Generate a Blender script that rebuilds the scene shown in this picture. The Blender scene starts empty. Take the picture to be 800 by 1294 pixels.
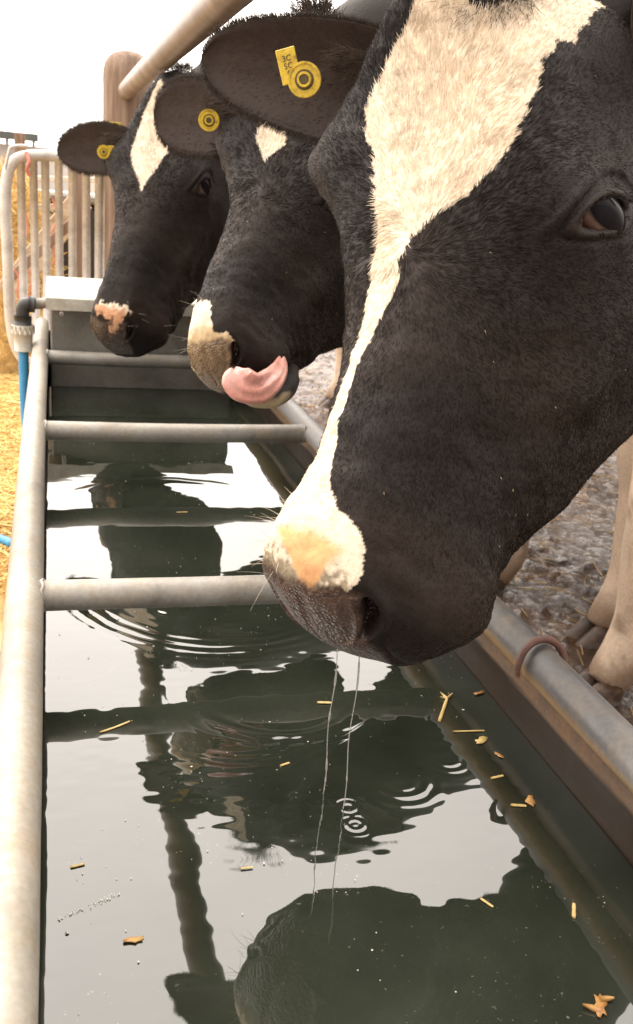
import bpy, math, random
import numpy as np
from mathutils import Matrix, Vector
rng = np.random.default_rng(7)
random.seed(7)

# ------------------------------------------------------------------ camera
S = bpy.context.scene
COL = S.collection
CAM = np.array([0.0, 0.0, 1.035])
FPX = 1173.0
CR = np.array([[0.96262363, 0.01151789, -0.27059765],
               [-0.2583233, 0.3392903, -0.90451709],
               [0.08139303, 0.9406112, 0.3295842]])
cd = bpy.data.cameras.new('camera')
co = bpy.data.objects.new('camera', cd)
COL.objects.link(co)
M4 = Matrix([list(CR[i]) + [CAM[i]] for i in range(3)] + [[0, 0, 0, 1]])
co.matrix_world = M4
cd.sensor_fit = 'VERTICAL'
cd.sensor_height = 24
cd.lens = 24 * FPX / 1294
cd.clip_start = 0.02
cd.clip_end = 2000
cd.dof.use_dof = True
cd.dof.focus_distance = 0.85
cd.dof.aperture_fstop = 11.0
S.camera = co

# ------------------------------------------------------------------ sky and sun (veiled, ahead of the camera)
W = bpy.data.worlds.new('World')
S.world = W
W.use_nodes = True
nt = W.node_tree
nt.nodes.clear()
sky = nt.nodes.new('ShaderNodeTexSky')
sky.sky_type = 'NISHITA'
sky.sun_disc = False
sky.sun_elevation = math.radians(50)
sky.sun_rotation = math.radians(-25)
sky.air_density = 1.0
sky.dust_density = 6.0
tc = nt.nodes.new('ShaderNodeTexCoord')
sep = nt.nodes.new('ShaderNodeSeparateXYZ')
nt.links.new(tc.outputs['Generated'], sep.inputs[0])
nz = nt.nodes.new('ShaderNodeTexNoise')
nz.inputs['Scale'].default_value = 1.6
nz.inputs['Detail'].default_value = 5
nt.links.new(tc.outputs['Generated'], nz.inputs['Vector'])
# overcast: brighter towards the veiled sun ahead, dimmer behind
dotn = nt.nodes.new('ShaderNodeVectorMath'); dotn.operation = 'DOT_PRODUCT'
sd = Vector((-0.27, 0.58, 0.77)).normalized()
dotn.inputs[1].default_value = sd
nt.links.new(tc.outputs['Generated'], dotn.inputs[0])
mr = nt.nodes.new('ShaderNodeMapRange')
mr.inputs['From Min'].default_value = -0.25
mr.inputs['From Max'].default_value = 1.0
mr.inputs['To Min'].default_value = 11.0
mr.inputs['To Max'].default_value = 60.0
nt.links.new(dotn.outputs['Value'], mr.inputs['Value'])
mn = nt.nodes.new('ShaderNodeMapRange')
mn.inputs['From Min'].default_value = 0.3
mn.inputs['From Max'].default_value = 0.7
mn.inputs['To Min'].default_value = 0.85
mn.inputs['To Max'].default_value = 1.12
nt.links.new(nz.outputs['Fac'], mn.inputs['Value'])
mul = nt.nodes.new('ShaderNodeMath'); mul.operation = 'MULTIPLY'
nt.links.new(mr.outputs[0], mul.inputs[0]); nt.links.new(mn.outputs[0], mul.inputs[1])
cl = nt.nodes.new('ShaderNodeVectorMath'); cl.operation = 'SCALE'
cl.inputs[0].default_value = (1.0, 0.92, 0.845)
nt.links.new(mul.outputs[0], cl.inputs['Scale'])
mx = nt.nodes.new('ShaderNodeMix'); mx.data_type = 'RGBA'
mx.inputs['Factor'].default_value = 0.92
nt.links.new(sky.outputs[0], mx.inputs['A'])
nt.links.new(cl.outputs[0], mx.inputs['B'])
bg = nt.nodes.new('ShaderNodeBackground')
bg.inputs['Strength'].default_value = 0.11
nt.links.new(mx.outputs['Result'], bg.inputs['Color'])
wo = nt.nodes.new('ShaderNodeOutputWorld')
nt.links.new(bg.outputs[0], wo.inputs[0])

sl = bpy.data.lights.new('sun', 'SUN')
sl.energy = 1.2
sl.angle = math.radians(14)
sl.color = (1.0, 0.93, 0.82)
so = bpy.data.objects.new('sun', sl)
COL.objects.link(so)
so.rotation_euler = Vector(sd).to_track_quat('Z', 'Y').to_euler()

S.view_settings.view_transform = 'Standard'
S.view_settings.look = 'None'
S.view_settings.exposure = 0.0
S.view_settings.gamma = 1.0
S.view_settings.use_curve_mapping = False
S.render.engine = 'CYCLES'

# ------------------------------------------------------------------ helpers
def at(px, py, d):
    return CAM + CR @ np.array([px - 400.0, 647.0 - py, -FPX]) * (d / FPX)

def onz(px, py, z):
    r = CR @ np.array([px - 400.0, 647.0 - py, -FPX])
    return CAM + r * ((z - CAM[2]) / r[2])

def proj(P):
    c = (np.asarray(P, float) - CAM) @ CR
    return np.stack([400 + FPX * c[..., 0] / -c[..., 2], 647 - FPX * c[..., 1] / -c[..., 2], -c[..., 2]], -1)

def tag(o, label=None, cat=None, group=None, kind=None):
    if label: o['label'] = label
    if cat: o['category'] = cat
    if group: o['group'] = group
    if kind: o['kind'] = kind
    return o

def empty(name, loc=(0, 0, 0)):
    o = bpy.data.objects.new(name, None)
    o.empty_display_size = 0.1
    o.location = loc
    COL.objects.link(o)
    return o

def mesh(name, V, F, mat, parent=None, smooth=True, cols=None):
    """V world coordinates; parented objects keep them by subtracting the parent's location"""
    V = np.asarray(V, float)
    off = np.zeros(3)
    p = parent
    while p is not None:
        off += np.array(p.location); p = p.parent
    me = bpy.data.meshes.new(name)
    me.from_pydata((V - off).tolist(), [], [tuple(int(i) for i in f) for f in F])
    if smooth:
        me.polygons.foreach_set('use_smooth', [True] * len(me.polygons))
    if cols is not None:
        a = me.color_attributes.new('Col', 'FLOAT_COLOR', 'POINT')
        c4 = np.ones((len(V), 4), np.float32); c4[:, :cols.shape[1]] = cols
        a.data.foreach_set('color', c4.ravel())
    me.materials.append(mat)
    me.update()
    o = bpy.data.objects.new(name, me)
    COL.objects.link(o)
    if parent is not None:
        o.parent = parent
    return o

def grid_faces(nu, nv, wrap_v=False, base=0):
    i, j = np.meshgrid(np.arange(nu - 1), np.arange(nv if wrap_v else nv - 1), indexing='ij')
    j2 = (j + 1) % nv
    return (np.stack([i * nv + j, i * nv + j2, (i + 1) * nv + j2, (i + 1) * nv + j], -1).reshape(-1, 4) + base)

class MB:
    def __init__(s): s.V = []; s.F = []; s.n = 0
    def add(s, V, F):
        V = np.asarray(V, float)
        s.V.append(V)
        s.F += [tuple(int(i) + s.n for i in f) for f in F]
        s.n += len(V); return s
    def box(s, c, d, R=None, bev=0.0):
        c = np.array(c, float); d = np.array(d, float) / 2
        if bev <= 0:
            P = np.array([[x, y, z] for x in (-1, 1) for y in (-1, 1) for z in (-1, 1)]) * d
            F = [(0, 1, 3, 2), (4, 6, 7, 5), (0, 4, 5, 1), (2, 3, 7, 6), (0, 2, 6, 4), (1, 5, 7, 3)]
        else:
            P = []; idx = {}
            for x in (-1, 1):
                for y in (-1, 1):
                    for z in (-1, 1):
                        for a in range(3):
                            q = np.array([x, y, z]) * d
                            for b in range(3):
                                if b != a: q[b] -= np.sign(q[b]) * bev
                            idx[(x, y, z, a)] = len(P); P.append(q)
            P = np.array(P); F = []
            def f(*k): F.append([idx[q] for q in k])
            for a in range(3):
                for sg in (-1, 1):
                    b, c2 = [k for k in range(3) if k != a]
                    qs = []
                    for (u, v) in ((-1, -1), (1, -1), (1, 1), (-1, 1)):
                        t = [0, 0, 0]; t[a] = sg; t[b] = u; t[c2] = v
                        qs.append(tuple(t) + (a,))
                    F.append([idx[q] for q in qs])
            for a in range(3):
                b, c2 = [k for k in range(3) if k != a]
                for u in (-1, 1):
                    for v in (-1, 1):
                        t1 = [0, 0, 0]; t1[b] = u; t1[c2] = v
                        lo = list(t1); lo[a] = -1; hi = list(t1); hi[a] = 1
                        F.append([idx[tuple(lo) + (b,)], idx[tuple(hi) + (b,)], idx[tuple(hi) + (c2,)], idx[tuple(lo) + (c2,)]])
            for x in (-1, 1):
                for y in (-1, 1):
                    for z in (-1, 1):
                        F.append([idx[(x, y, z, 0)], idx[(x, y, z, 1)], idx[(x, y, z, 2)]])
            # consistent winding
            G = []
            for q in F:
                pp = P[q]; n = np.cross(pp[1] - pp[0], pp[2] - pp[0])
                G.append(q if n.dot(pp.mean(0)) > 0 else q[::-1])
            F = G
        if R is not None: P = P @ np.array(R).T
        return s.add(P + c, F)
    def tube(s, pts, r, seg=20, caps=True, wob=0.0):
        V, F = tube_geo(pts, r, seg, caps, wob)
        return s.add(V, F)
    def make(s, name, mat, parent=None, smooth=True):
        return mesh(name, np.concatenate(s.V), s.F, mat, parent, smooth)

def tube_geo(pts, r, seg=16, caps=True, wob=0.0):
    pts = np.asarray(pts, float); n = len(pts)
    r = np.broadcast_to(np.asarray(r, float), (n,)).copy()
    if wob: r = r * (1 + wob * rng.normal(size=n))
    T = np.gradient(pts, axis=0); T /= np.linalg.norm(T, axis=1)[:, None] + 1e-12
    up = np.array([0, 0, 1.0]) if abs(T[0][2]) < 0.9 else np.array([1.0, 0, 0])
    V = []
    u = np.cross(T[0], up); u /= np.linalg.norm(u)
    for i in range(n):
        u = u - u.dot(T[i]) * T[i]; u /= np.linalg.norm(u); w = np.cross(T[i], u)
        a = np.linspace(0, 2 * np.pi, seg, endpoint=False)
        V.append(pts[i] + r[i] * (np.cos(a)[:, None] * u + np.sin(a)[:, None] * w))
    V = np.concatenate(V); F = grid_faces(n, seg, True).tolist()
    if caps:
        F.append(list(range(seg))); F.append([(n - 1) * seg + k for k in range(seg)][::-1])
    return V, F

def smooth_path(pts, n=40):
    pts = np.asarray(pts, float); m = len(pts)
    t = np.linspace(0, m - 1, n); out = []
    for x in t:
        i = min(int(x), m - 2); f = x - i
        p0 = pts[max(i - 1, 0)]; p1 = pts[i]; p2 = pts[i + 1]; p3 = pts[min(i + 2, m - 1)]
        out.append(0.5 * ((2 * p1) + (-p0 + p2) * f + (2 * p0 - 5 * p1 + 4 * p2 - p3) * f * f + (-p0 + 3 * p1 - 3 * p2 + p3) * f ** 3))
    return np.array(out)

def vnoise(P, scale, seed=0):
    """smooth value noise in -1..1"""
    P = np.asarray(P, float) * scale + seed * 17.31
    i = np.floor(P).astype(np.int64); f = P - i; f = f * f * (3 - 2 * f)
    def h(a):
        n = a[..., 0] * 374761393 + a[..., 1] * 668265263 + a[..., 2] * 2147483647 + seed * 97
        n = (n ^ (n >> 13)) * 1274126177
        n = n & 0xffffffff
        return ((n ^ (n >> 16)) & 0xffff) / 32767.5 - 1
    r = 0
    for dx in (0, 1):
        for dy in (0, 1):
            for dz in (0, 1):
                w = (f[..., 0] if dx else 1 - f[..., 0]) * (f[..., 1] if dy else 1 - f[..., 1]) * (f[..., 2] if dz else 1 - f[..., 2])
                r = r + w * h(i + np.array([dx, dy, dz]))
    return r

# ------------------------------------------------------------------ materials
def newmat(name):
    m = bpy.data.materials.new(name); m.use_nodes = True
    t = m.node_tree; b = t.nodes['Principled BSDF']
    return m, t, b

def noise_col(t, scale, stops, detail=6, rough=0.6, dist=0.0, vec=None, stretch=None):
    n = t.nodes.new('ShaderNodeTexNoise')
    n.inputs['Scale'].default_value = scale; n.inputs['Detail'].default_value = detail
    n.inputs['Roughness'].default_value = rough; n.inputs['Distortion'].default_value = dist
    tcn = t.nodes.new('ShaderNodeTexCoord')
    src = tcn.outputs['Object']
    if stretch:
        mp = t.nodes.new('ShaderNodeMapping'); mp.inputs['Scale'].default_value = stretch
        t.links.new(src, mp.inputs[0]); src = mp.outputs[0]
    t.links.new(src, n.inputs['Vector'])
    r = t.nodes.new('ShaderNodeValToRGB')
    while len(r.color_ramp.elements) < len(stops): r.color_ramp.elements.new(0.5)
    for e, (p, c) in zip(r.color_ramp.elements, stops):
        e.position = p; e.color = tuple(c) + (1,)
    t.links.new(n.outputs['Fac'], r.inputs[0])
    return n, r

def bump(t, b, src, strength, dist=0.01):
    k = t.nodes.new('ShaderNodeBump'); k.inputs['Strength'].default_value = strength; k.inputs['Distance'].default_value = dist
    t.links.new(src, k.inputs['Height']); t.links.new(k.outputs[0], b.inputs['Normal']); return k

def basic(name, stops, scale=8, rough=0.6, metal=0.0, bs=0.2, bd=0.004, spec=0.5, stretch=None, rr=None):
    m, t, b = newmat(name)
    n, r = noise_col(t, scale, stops, stretch=stretch)
    t.links.new(r.outputs[0], b.inputs['Base Color'])
    b.inputs['Roughness'].default_value = rough; b.inputs['Metallic'].default_value = metal
    b.inputs['Specular IOR Level'].default_value = spec
    if rr:
        mr_ = t.nodes.new('ShaderNodeMapRange'); mr_.inputs['To Min'].default_value = rr[0]; mr_.inputs['To Max'].default_value = rr[1]
        t.links.new(n.outputs['Fac'], mr_.inputs[0]); t.links.new(mr_.outputs[0], b.inputs['Roughness'])
    if bs: bump(t, b, n.outputs['Fac'], bs, bd)
    return m

def mixcol(t, a, b_, fac):
    x = t.nodes.new('ShaderNodeMix'); x.data_type = 'RGBA'
    for k, v in (('A', a), ('B', b_), ('Factor', fac)):
        if isinstance(v, (tuple, float, int)):
            x.inputs[k].default_value = (tuple(v) + (1,)) if isinstance(v, tuple) else v
        else: t.links.new(v, x.inputs[k])
    return x.outputs['Result']

def galv(name, base=(0.46, 0.44, 0.40), dark=(0.20, 0.18, 0.16), stain=(0.30, 0.20, 0.10), stain_amt=0.35, lip=False):
    """weathered galvanised steel: spangle, smears of dried mud, scuffs"""
    m, t, b = newmat(name)
    n1, r1 = noise_col(t, 9, [(0.30, dark), (0.52, base), (0.8, tuple(min(1, c * 1.25) for c in base))], detail=8, dist=0.6, stretch=(1, 0.22 if lip else 0.35, 1))
    n2, r2 = noise_col(t, 26, [(0.45, (0, 0, 0)), (0.68, (1, 1, 1))], detail=6, rough=0.7)
    n3, r3 = noise_col(t, 180, [(0.35, (0.75,) * 3), (0.7, (1.1,) * 3)], detail=3)
    fac = t.nodes.new('ShaderNodeMath'); fac.operation = 'MULTIPLY'; fac.inputs[1].default_value = stain_amt
    t.links.new(r2.outputs[0], fac.inputs[0])
    c = mixcol(t, r1.outputs[0], stain, fac.outputs[0])
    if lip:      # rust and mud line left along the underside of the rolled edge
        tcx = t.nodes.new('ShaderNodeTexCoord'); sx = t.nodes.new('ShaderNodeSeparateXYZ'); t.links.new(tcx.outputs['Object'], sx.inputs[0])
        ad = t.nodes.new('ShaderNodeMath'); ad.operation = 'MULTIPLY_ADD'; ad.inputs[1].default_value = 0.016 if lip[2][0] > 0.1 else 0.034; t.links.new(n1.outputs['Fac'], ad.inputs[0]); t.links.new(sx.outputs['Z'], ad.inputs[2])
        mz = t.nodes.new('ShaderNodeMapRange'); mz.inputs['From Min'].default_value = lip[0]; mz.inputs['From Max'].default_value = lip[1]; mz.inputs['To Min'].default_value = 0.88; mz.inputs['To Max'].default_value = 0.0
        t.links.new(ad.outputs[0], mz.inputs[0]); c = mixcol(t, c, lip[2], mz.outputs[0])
    x = t.nodes.new('ShaderNodeMix'); x.data_type = 'RGBA'; x.blend_type = 'MULTIPLY'; x.inputs['Factor'].default_value = 0.6
    t.links.new(c, x.inputs['A']); t.links.new(r3.outputs[0], x.inputs['B'])
    t.links.new(x.outputs['Result'], b.inputs['Base Color'])
    b.inputs['Metallic'].default_value = 0.25 if not (lip and lip[2][0] < 0.1) else 0.0
    if lip and lip[2][0] < 0.1: b.inputs['Specular IOR Level'].default_value = 0.25
    mr_ = t.nodes.new('ShaderNodeMapRange'); mr_.inputs['To Min'].default_value = 0.35; mr_.inputs['To Max'].default_value = 0.65
    t.links.new(n2.outputs['Fac'], mr_.inputs[0]); t.links.new(mr_.outputs[0], b.inputs['Roughness'])
    bump(t, b, n1.outputs['Fac'], 0.25, 0.003)
    return m

M_rimL = galv('galvanised_pale', (0.31, 0.285, 0.24), (0.15, 0.135, 0.115), (0.28, 0.20, 0.11), 0.5)
M_bar = galv('galvanised_grey', (0.30, 0.28, 0.25), (0.11, 0.10, 0.09), (0.33, 0.25, 0.15), 0.4)
M_rimR = galv('galvanised_stained', (0.18, 0.175, 0.175), (0.03, 0.028, 0.030), (0.22, 0.16, 0.09), 0.35, lip=(0.598, 0.609, (0.36, 0.22, 0.09)))
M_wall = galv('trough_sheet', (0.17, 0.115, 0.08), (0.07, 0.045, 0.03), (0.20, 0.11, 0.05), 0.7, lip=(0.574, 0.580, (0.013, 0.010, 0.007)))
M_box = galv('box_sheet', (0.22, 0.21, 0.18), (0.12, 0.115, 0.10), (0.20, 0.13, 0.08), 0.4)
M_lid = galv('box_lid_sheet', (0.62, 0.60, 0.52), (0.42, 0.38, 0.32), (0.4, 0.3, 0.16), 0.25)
M_gate = galv('gate_tube', (0.62, 0.59, 0.56), (0.42, 0.39, 0.36), (0.3, 0.22, 0.16), 0.2)
M_rail = basic('rail_paint', [(0.3, (0.15, 0.11, 0.085)), (0.55, (0.23, 0.175, 0.14)), (0.75, (0.31, 0.25, 0.20))], 12, 0.45, 0.1, 0.2, 0.002)
M_wood = basic('weathered_wood', [(0.3, (0.14, 0.09, 0.06)), (0.5, (0.23, 0.155, 0.11)), (0.72, (0.32, 0.235, 0.175))], 6, 0.8, 0, 0.5, 0.006, stretch=(9, 9, 0.8))
M_plank = basic('plank_wood', [(0.3, (0.34, 0.24, 0.15)), (0.7, (0.62, 0.5, 0.36))], 5, 0.8, 0, 0.4, 0.004, stretch=(1, 8, 8))
M_dark = basic('black_plastic', [(0.3, (0.02, 0.02, 0.02)), (0.7, (0.045, 0.04, 0.038))], 20, 0.45)
M_white = basic('fitting_plastic', [(0.3, (0.38, 0.35, 0.29)), (0.7, (0.55, 0.52, 0.44))], 30, 0.5)
M_blue = basic('blue_pipe', [(0.3, (0.03, 0.20, 0.42)), (0.7, (0.06, 0.30, 0.52))], 12, 0.4)
M_rust = basic('rusty_metal', [(0.3, (0.06, 0.025, 0.018)), (0.7, (0.14, 0.06, 0.04))], 40, 0.65, bs=0.5)
M_yellow = basic('yellow_tag', [(0.3, (0.30, 0.19, 0.02)), (0.5, (0.58, 0.40, 0.025)), (0.72, (0.70, 0.52, 0.05))], 130, 0.45, bs=0.2)
M_ochre = basic('worn_tag', [(0.3, (0.45, 0.30, 0.06)), (0.7, (0.6, 0.42, 0.1))], 60, 0.5, bs=0.1)
M_ink = basic('tag_print', [(0.3, (0.06, 0.04, 0.01)), (0.7, (0.10, 0.07, 0.02))], 60, 0.6, bs=0)
M_hoof = basic('hoof_horn', [(0.3, (0.022, 0.013, 0.009)), (0.55, (0.07, 0.038, 0.022)), (0.75, (0.14, 0.085, 0.05))], 45, 0.5, bs=0.5)
M_building = basic('pale_cladding', [(0.3, (0.62, 0.58, 0.56)), (0.7, (0.72, 0.68, 0.66))], 2, 0.7, bs=0)
M_darkroof = basic('dark_gutter', [(0.3, (0.09, 0.10, 0.09)), (0.7, (0.13, 0.14, 0.13))], 2, 0.7, bs=0)
M_straw = basic('straw', [(0.25, (0.42, 0.25, 0.07)), (0.5, (0.66, 0.44, 0.15)), (0.75, (0.80, 0.60, 0.28))], 30, 0.6)
M_strawfloat = basic('floating_straw', [(0.25, (0.30, 0.19, 0.05)), (0.75, (0.55, 0.42, 0.18))], 60, 0.5)
M_leaf = basic('rotten_leaf', [(0.25, (0.22, 0.08, 0.02)), (0.75, (0.40, 0.24, 0.07))], 60, 0.5)
M_fleck = basic('pale_fleck', [(0.25, (0.5, 0.46, 0.38)), (0.75, (0.8, 0.76, 0.66))], 60, 0.5)
M_net = basic('red_twine', [(0.25, (0.5, 0.14, 0.10)), (0.75, (0.65, 0.26, 0.19))], 60, 0.6)

def vcol_mat(name, rough, sheen=0.0, spec=0.4, bs=0.0, bscale=120, sss=0.0, coat=0.0):
    m, t, b = newmat(name)
    a = t.nodes.new('ShaderNodeAttribute'); a.attribute_name = 'Col'
    n, r = noise_col(t, bscale, [(0.3, (0.8,) * 3), (0.7, (1.15,) * 3)], detail=4)
    x = t.nodes.new('ShaderNodeMix'); x.data_type = 'RGBA'; x.blend_type = 'MULTIPLY'; x.inputs['Factor'].default_value = 0.8
    t.links.new(a.outputs['Color'], x.inputs['A']); t.links.new(r.outputs[0], x.inputs['B'])
    t.links.new(x.outputs['Result'], b.inputs['Base Color'])
    b.inputs['Roughness'].default_value = rough
    b.inputs['Specular IOR Level'].default_value = spec
    if sheen:
        b.inputs['Sheen Weight'].default_value = sheen; b.inputs['Sheen Roughness'].default_value = 0.5
        b.inputs['Sheen Tint'].default_value = (1.0, 0.86, 0.74, 1)
    if coat: b.inputs['Coat Weight'].default_value = coat; b.inputs['Coat Roughness'].default_value = 0.25
    if sss:
        b.inputs['Subsurface Weight'].default_value = sss; b.inputs['Subsurface Scale'].default_value = 0.008
        b.inputs['Subsurface Radius'].default_value = (1, 0.4, 0.25)
    if bs: bump(t, b, n.outputs['Fac'], bs, 0.002)
    return m

M_hide = vcol_mat('cow_hide', 0.6, 0.05, 0.25, 0.35, 160)
t = M_hide.node_tree; b = t.nodes['Principled BSDF']; a_ = t.nodes['Attribute']
mrw = t.nodes.new('ShaderNodeMapRange'); mrw.inputs['To Min'].default_value = 0.27; mrw.inputs['To Max'].default_value = 0.62
t.links.new(a_.outputs['Alpha'], mrw.inputs[0]); t.links.new(mrw.outputs[0], b.inputs['Roughness'])
mrs = t.nodes.new('ShaderNodeMapRange'); mrs.inputs['To Min'].default_value = 0.6; mrs.inputs['To Max'].default_value = 0.22
t.links.new(a_.outputs['Alpha'], mrs.inputs[0]); t.links.new(mrs.outputs[0], b.inputs['Specular IOR Level'])
vo = t.nodes.new('ShaderNodeTexVoronoi'); vo.inputs['Scale'].default_value = 330; tco = t.nodes.new('ShaderNodeTexCoord'); t.links.new(tco.outputs['Object'], vo.inputs['Vector'])
iv = t.nodes.new('ShaderNodeMath'); iv.operation = 'SUBTRACT'; iv.inputs[0].default_value = 1; t.links.new(a_.outputs['Alpha'], iv.inputs[1])
mv = t.nodes.new('ShaderNodeMath'); mv.operation = 'MULTIPLY'; t.links.new(vo.outputs['Distance'], mv.inputs[0]); t.links.new(iv.outputs[0], mv.inputs[1])
kb = t.nodes.new('ShaderNodeBump'); kb.invert = True; kb.inputs['Strength'].default_value = 0.55; kb.inputs['Distance'].default_value = 0.002
t.links.new(mv.outputs[0], kb.inputs['Height']); t.links.new(t.nodes['Bump'].outputs[0], kb.inputs['Normal']); t.links.new(kb.outputs[0], b.inputs['Normal'])
M_fur = vcol_mat('cow_fur', 0.5, 0.0, 0.16, 0.0, 50)
M_tongue = vcol_mat('wet_tongue', 0.35, 0, 0.5, 0.3, 220, 0.2, 0.4)
M_eye = vcol_mat('eyeball', 0.08, 0, 0.04, 0, 90, 0, 0.0)

# ------------------------------------------------------------------ water surface (a fine sheet with ring waves)
ZW = 0.517          # water level
ZR = 0.600          # trough rim centre
RX0, RX1 = -0.033, 0.468
#HEADCODE
# station table in cm: x, zt, wt, zs, wm, zm, wb, zb, zbot
ST = np.array([
 [-6.0, -6.0, 1.5, -6.5, 3.0, -9, 2.0, -13, -14],
 [-5.0, -2.0, 4.0, -3.0, 6.5, -8, 5.0, -15, -17],
 [-2.0,  0.8, 5.0, -0.2, 8.0, -6, 6.5, -17, -20],
 [ 2.0,  1.6, 6.2,  0.5, 8.8, -5.5, 7.2, -18.5, -22.5],
 [ 6.0,  1.4, 7.6,  0.3, 9.8, -5.2, 7.6, -19.5, -24],
 [10.0,  1.0, 8.4, -0.3, 10.6, -5.4, 7.8, -20, -24.8],
 [15.0,  0.5, 8.3, -1.0, 11.0, -6.0, 7.6, -20, -24.6],
 [20.0,  0.1, 7.2, -1.3, 10.2, -7.0, 6.8, -18.8, -23],
 [25.0,  0.0, 5.8, -1.4, 8.8, -8.0, 5.8, -16.8, -20.6],
 [30.0,  0.0, 4.7, -1.5, 7.7, -8.2, 5.2, -15.2, -18.4],
 [35.0,  0.0, 4.2, -1.5, 7.0, -8.2, 5.0, -14.2, -17.0],
 [40.0, -0.3, 4.2, -1.8, 7.0, -8.4, 5.3, -13.8, -16.2],
 [44.0, -0.9, 4.7, -2.4, 7.6, -8.6, 5.8, -13.6, -15.8],
 [47.0, -1.7, 5.0, -3.2, 7.7, -8.8, 5.6, -13.3, -15.2],
 [49.5, -2.8, 4.9, -4.2, 6.9, -8.8, 4.8, -12.6, -14.2],
 [51.3, -4.4, 4.0, -5.4, 5.3, -8.8, 3.7, -11.6, -12.8],
 [52.4, -6.3, 2.4, -6.8, 3.0, -8.8, 2.2, -10.4, -11.0],
 [52.8, -8.6, 0.1, -8.6, 0.1, -8.7, 0.1, -8.8, -8.8]])

def catm(xs, ys, x):
    """monotone-ish cubic through (xs, ys) rows"""
    d = np.gradient(ys, xs, axis=0)
    i = np.clip(np.searchsorted(xs, x) - 1, 0, len(xs) - 2)
    h = xs[i + 1] - xs[i]; t = ((x - xs[i]) / h)[:, None]; h = h[:, None]
    return ((2 * t**3 - 3 * t**2 + 1) * ys[i] + (t**3 - 2 * t**2 + t) * h * d[i] + (-2 * t**3 + 3 * t**2) * ys[i + 1] + (t**3 - t**2) * h * d[i + 1])

def sstep(x, a, b):
    t = np.clip((x - a) / (b - a), 0, 1); return t * t * (3 - 2 * t)

def normals(P, F):
    F = np.asarray(F)
    n = np.cross(P[F[:, 2]] - P[F[:, 0]], P[F[:, 3]] - P[F[:, 1]])
    N = np.zeros_like(P)
    for k in range(4): np.add.at(N, F[:, k], n)
    return N / (np.linalg.norm(N, axis=1)[:, None] + 1e-12)

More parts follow.
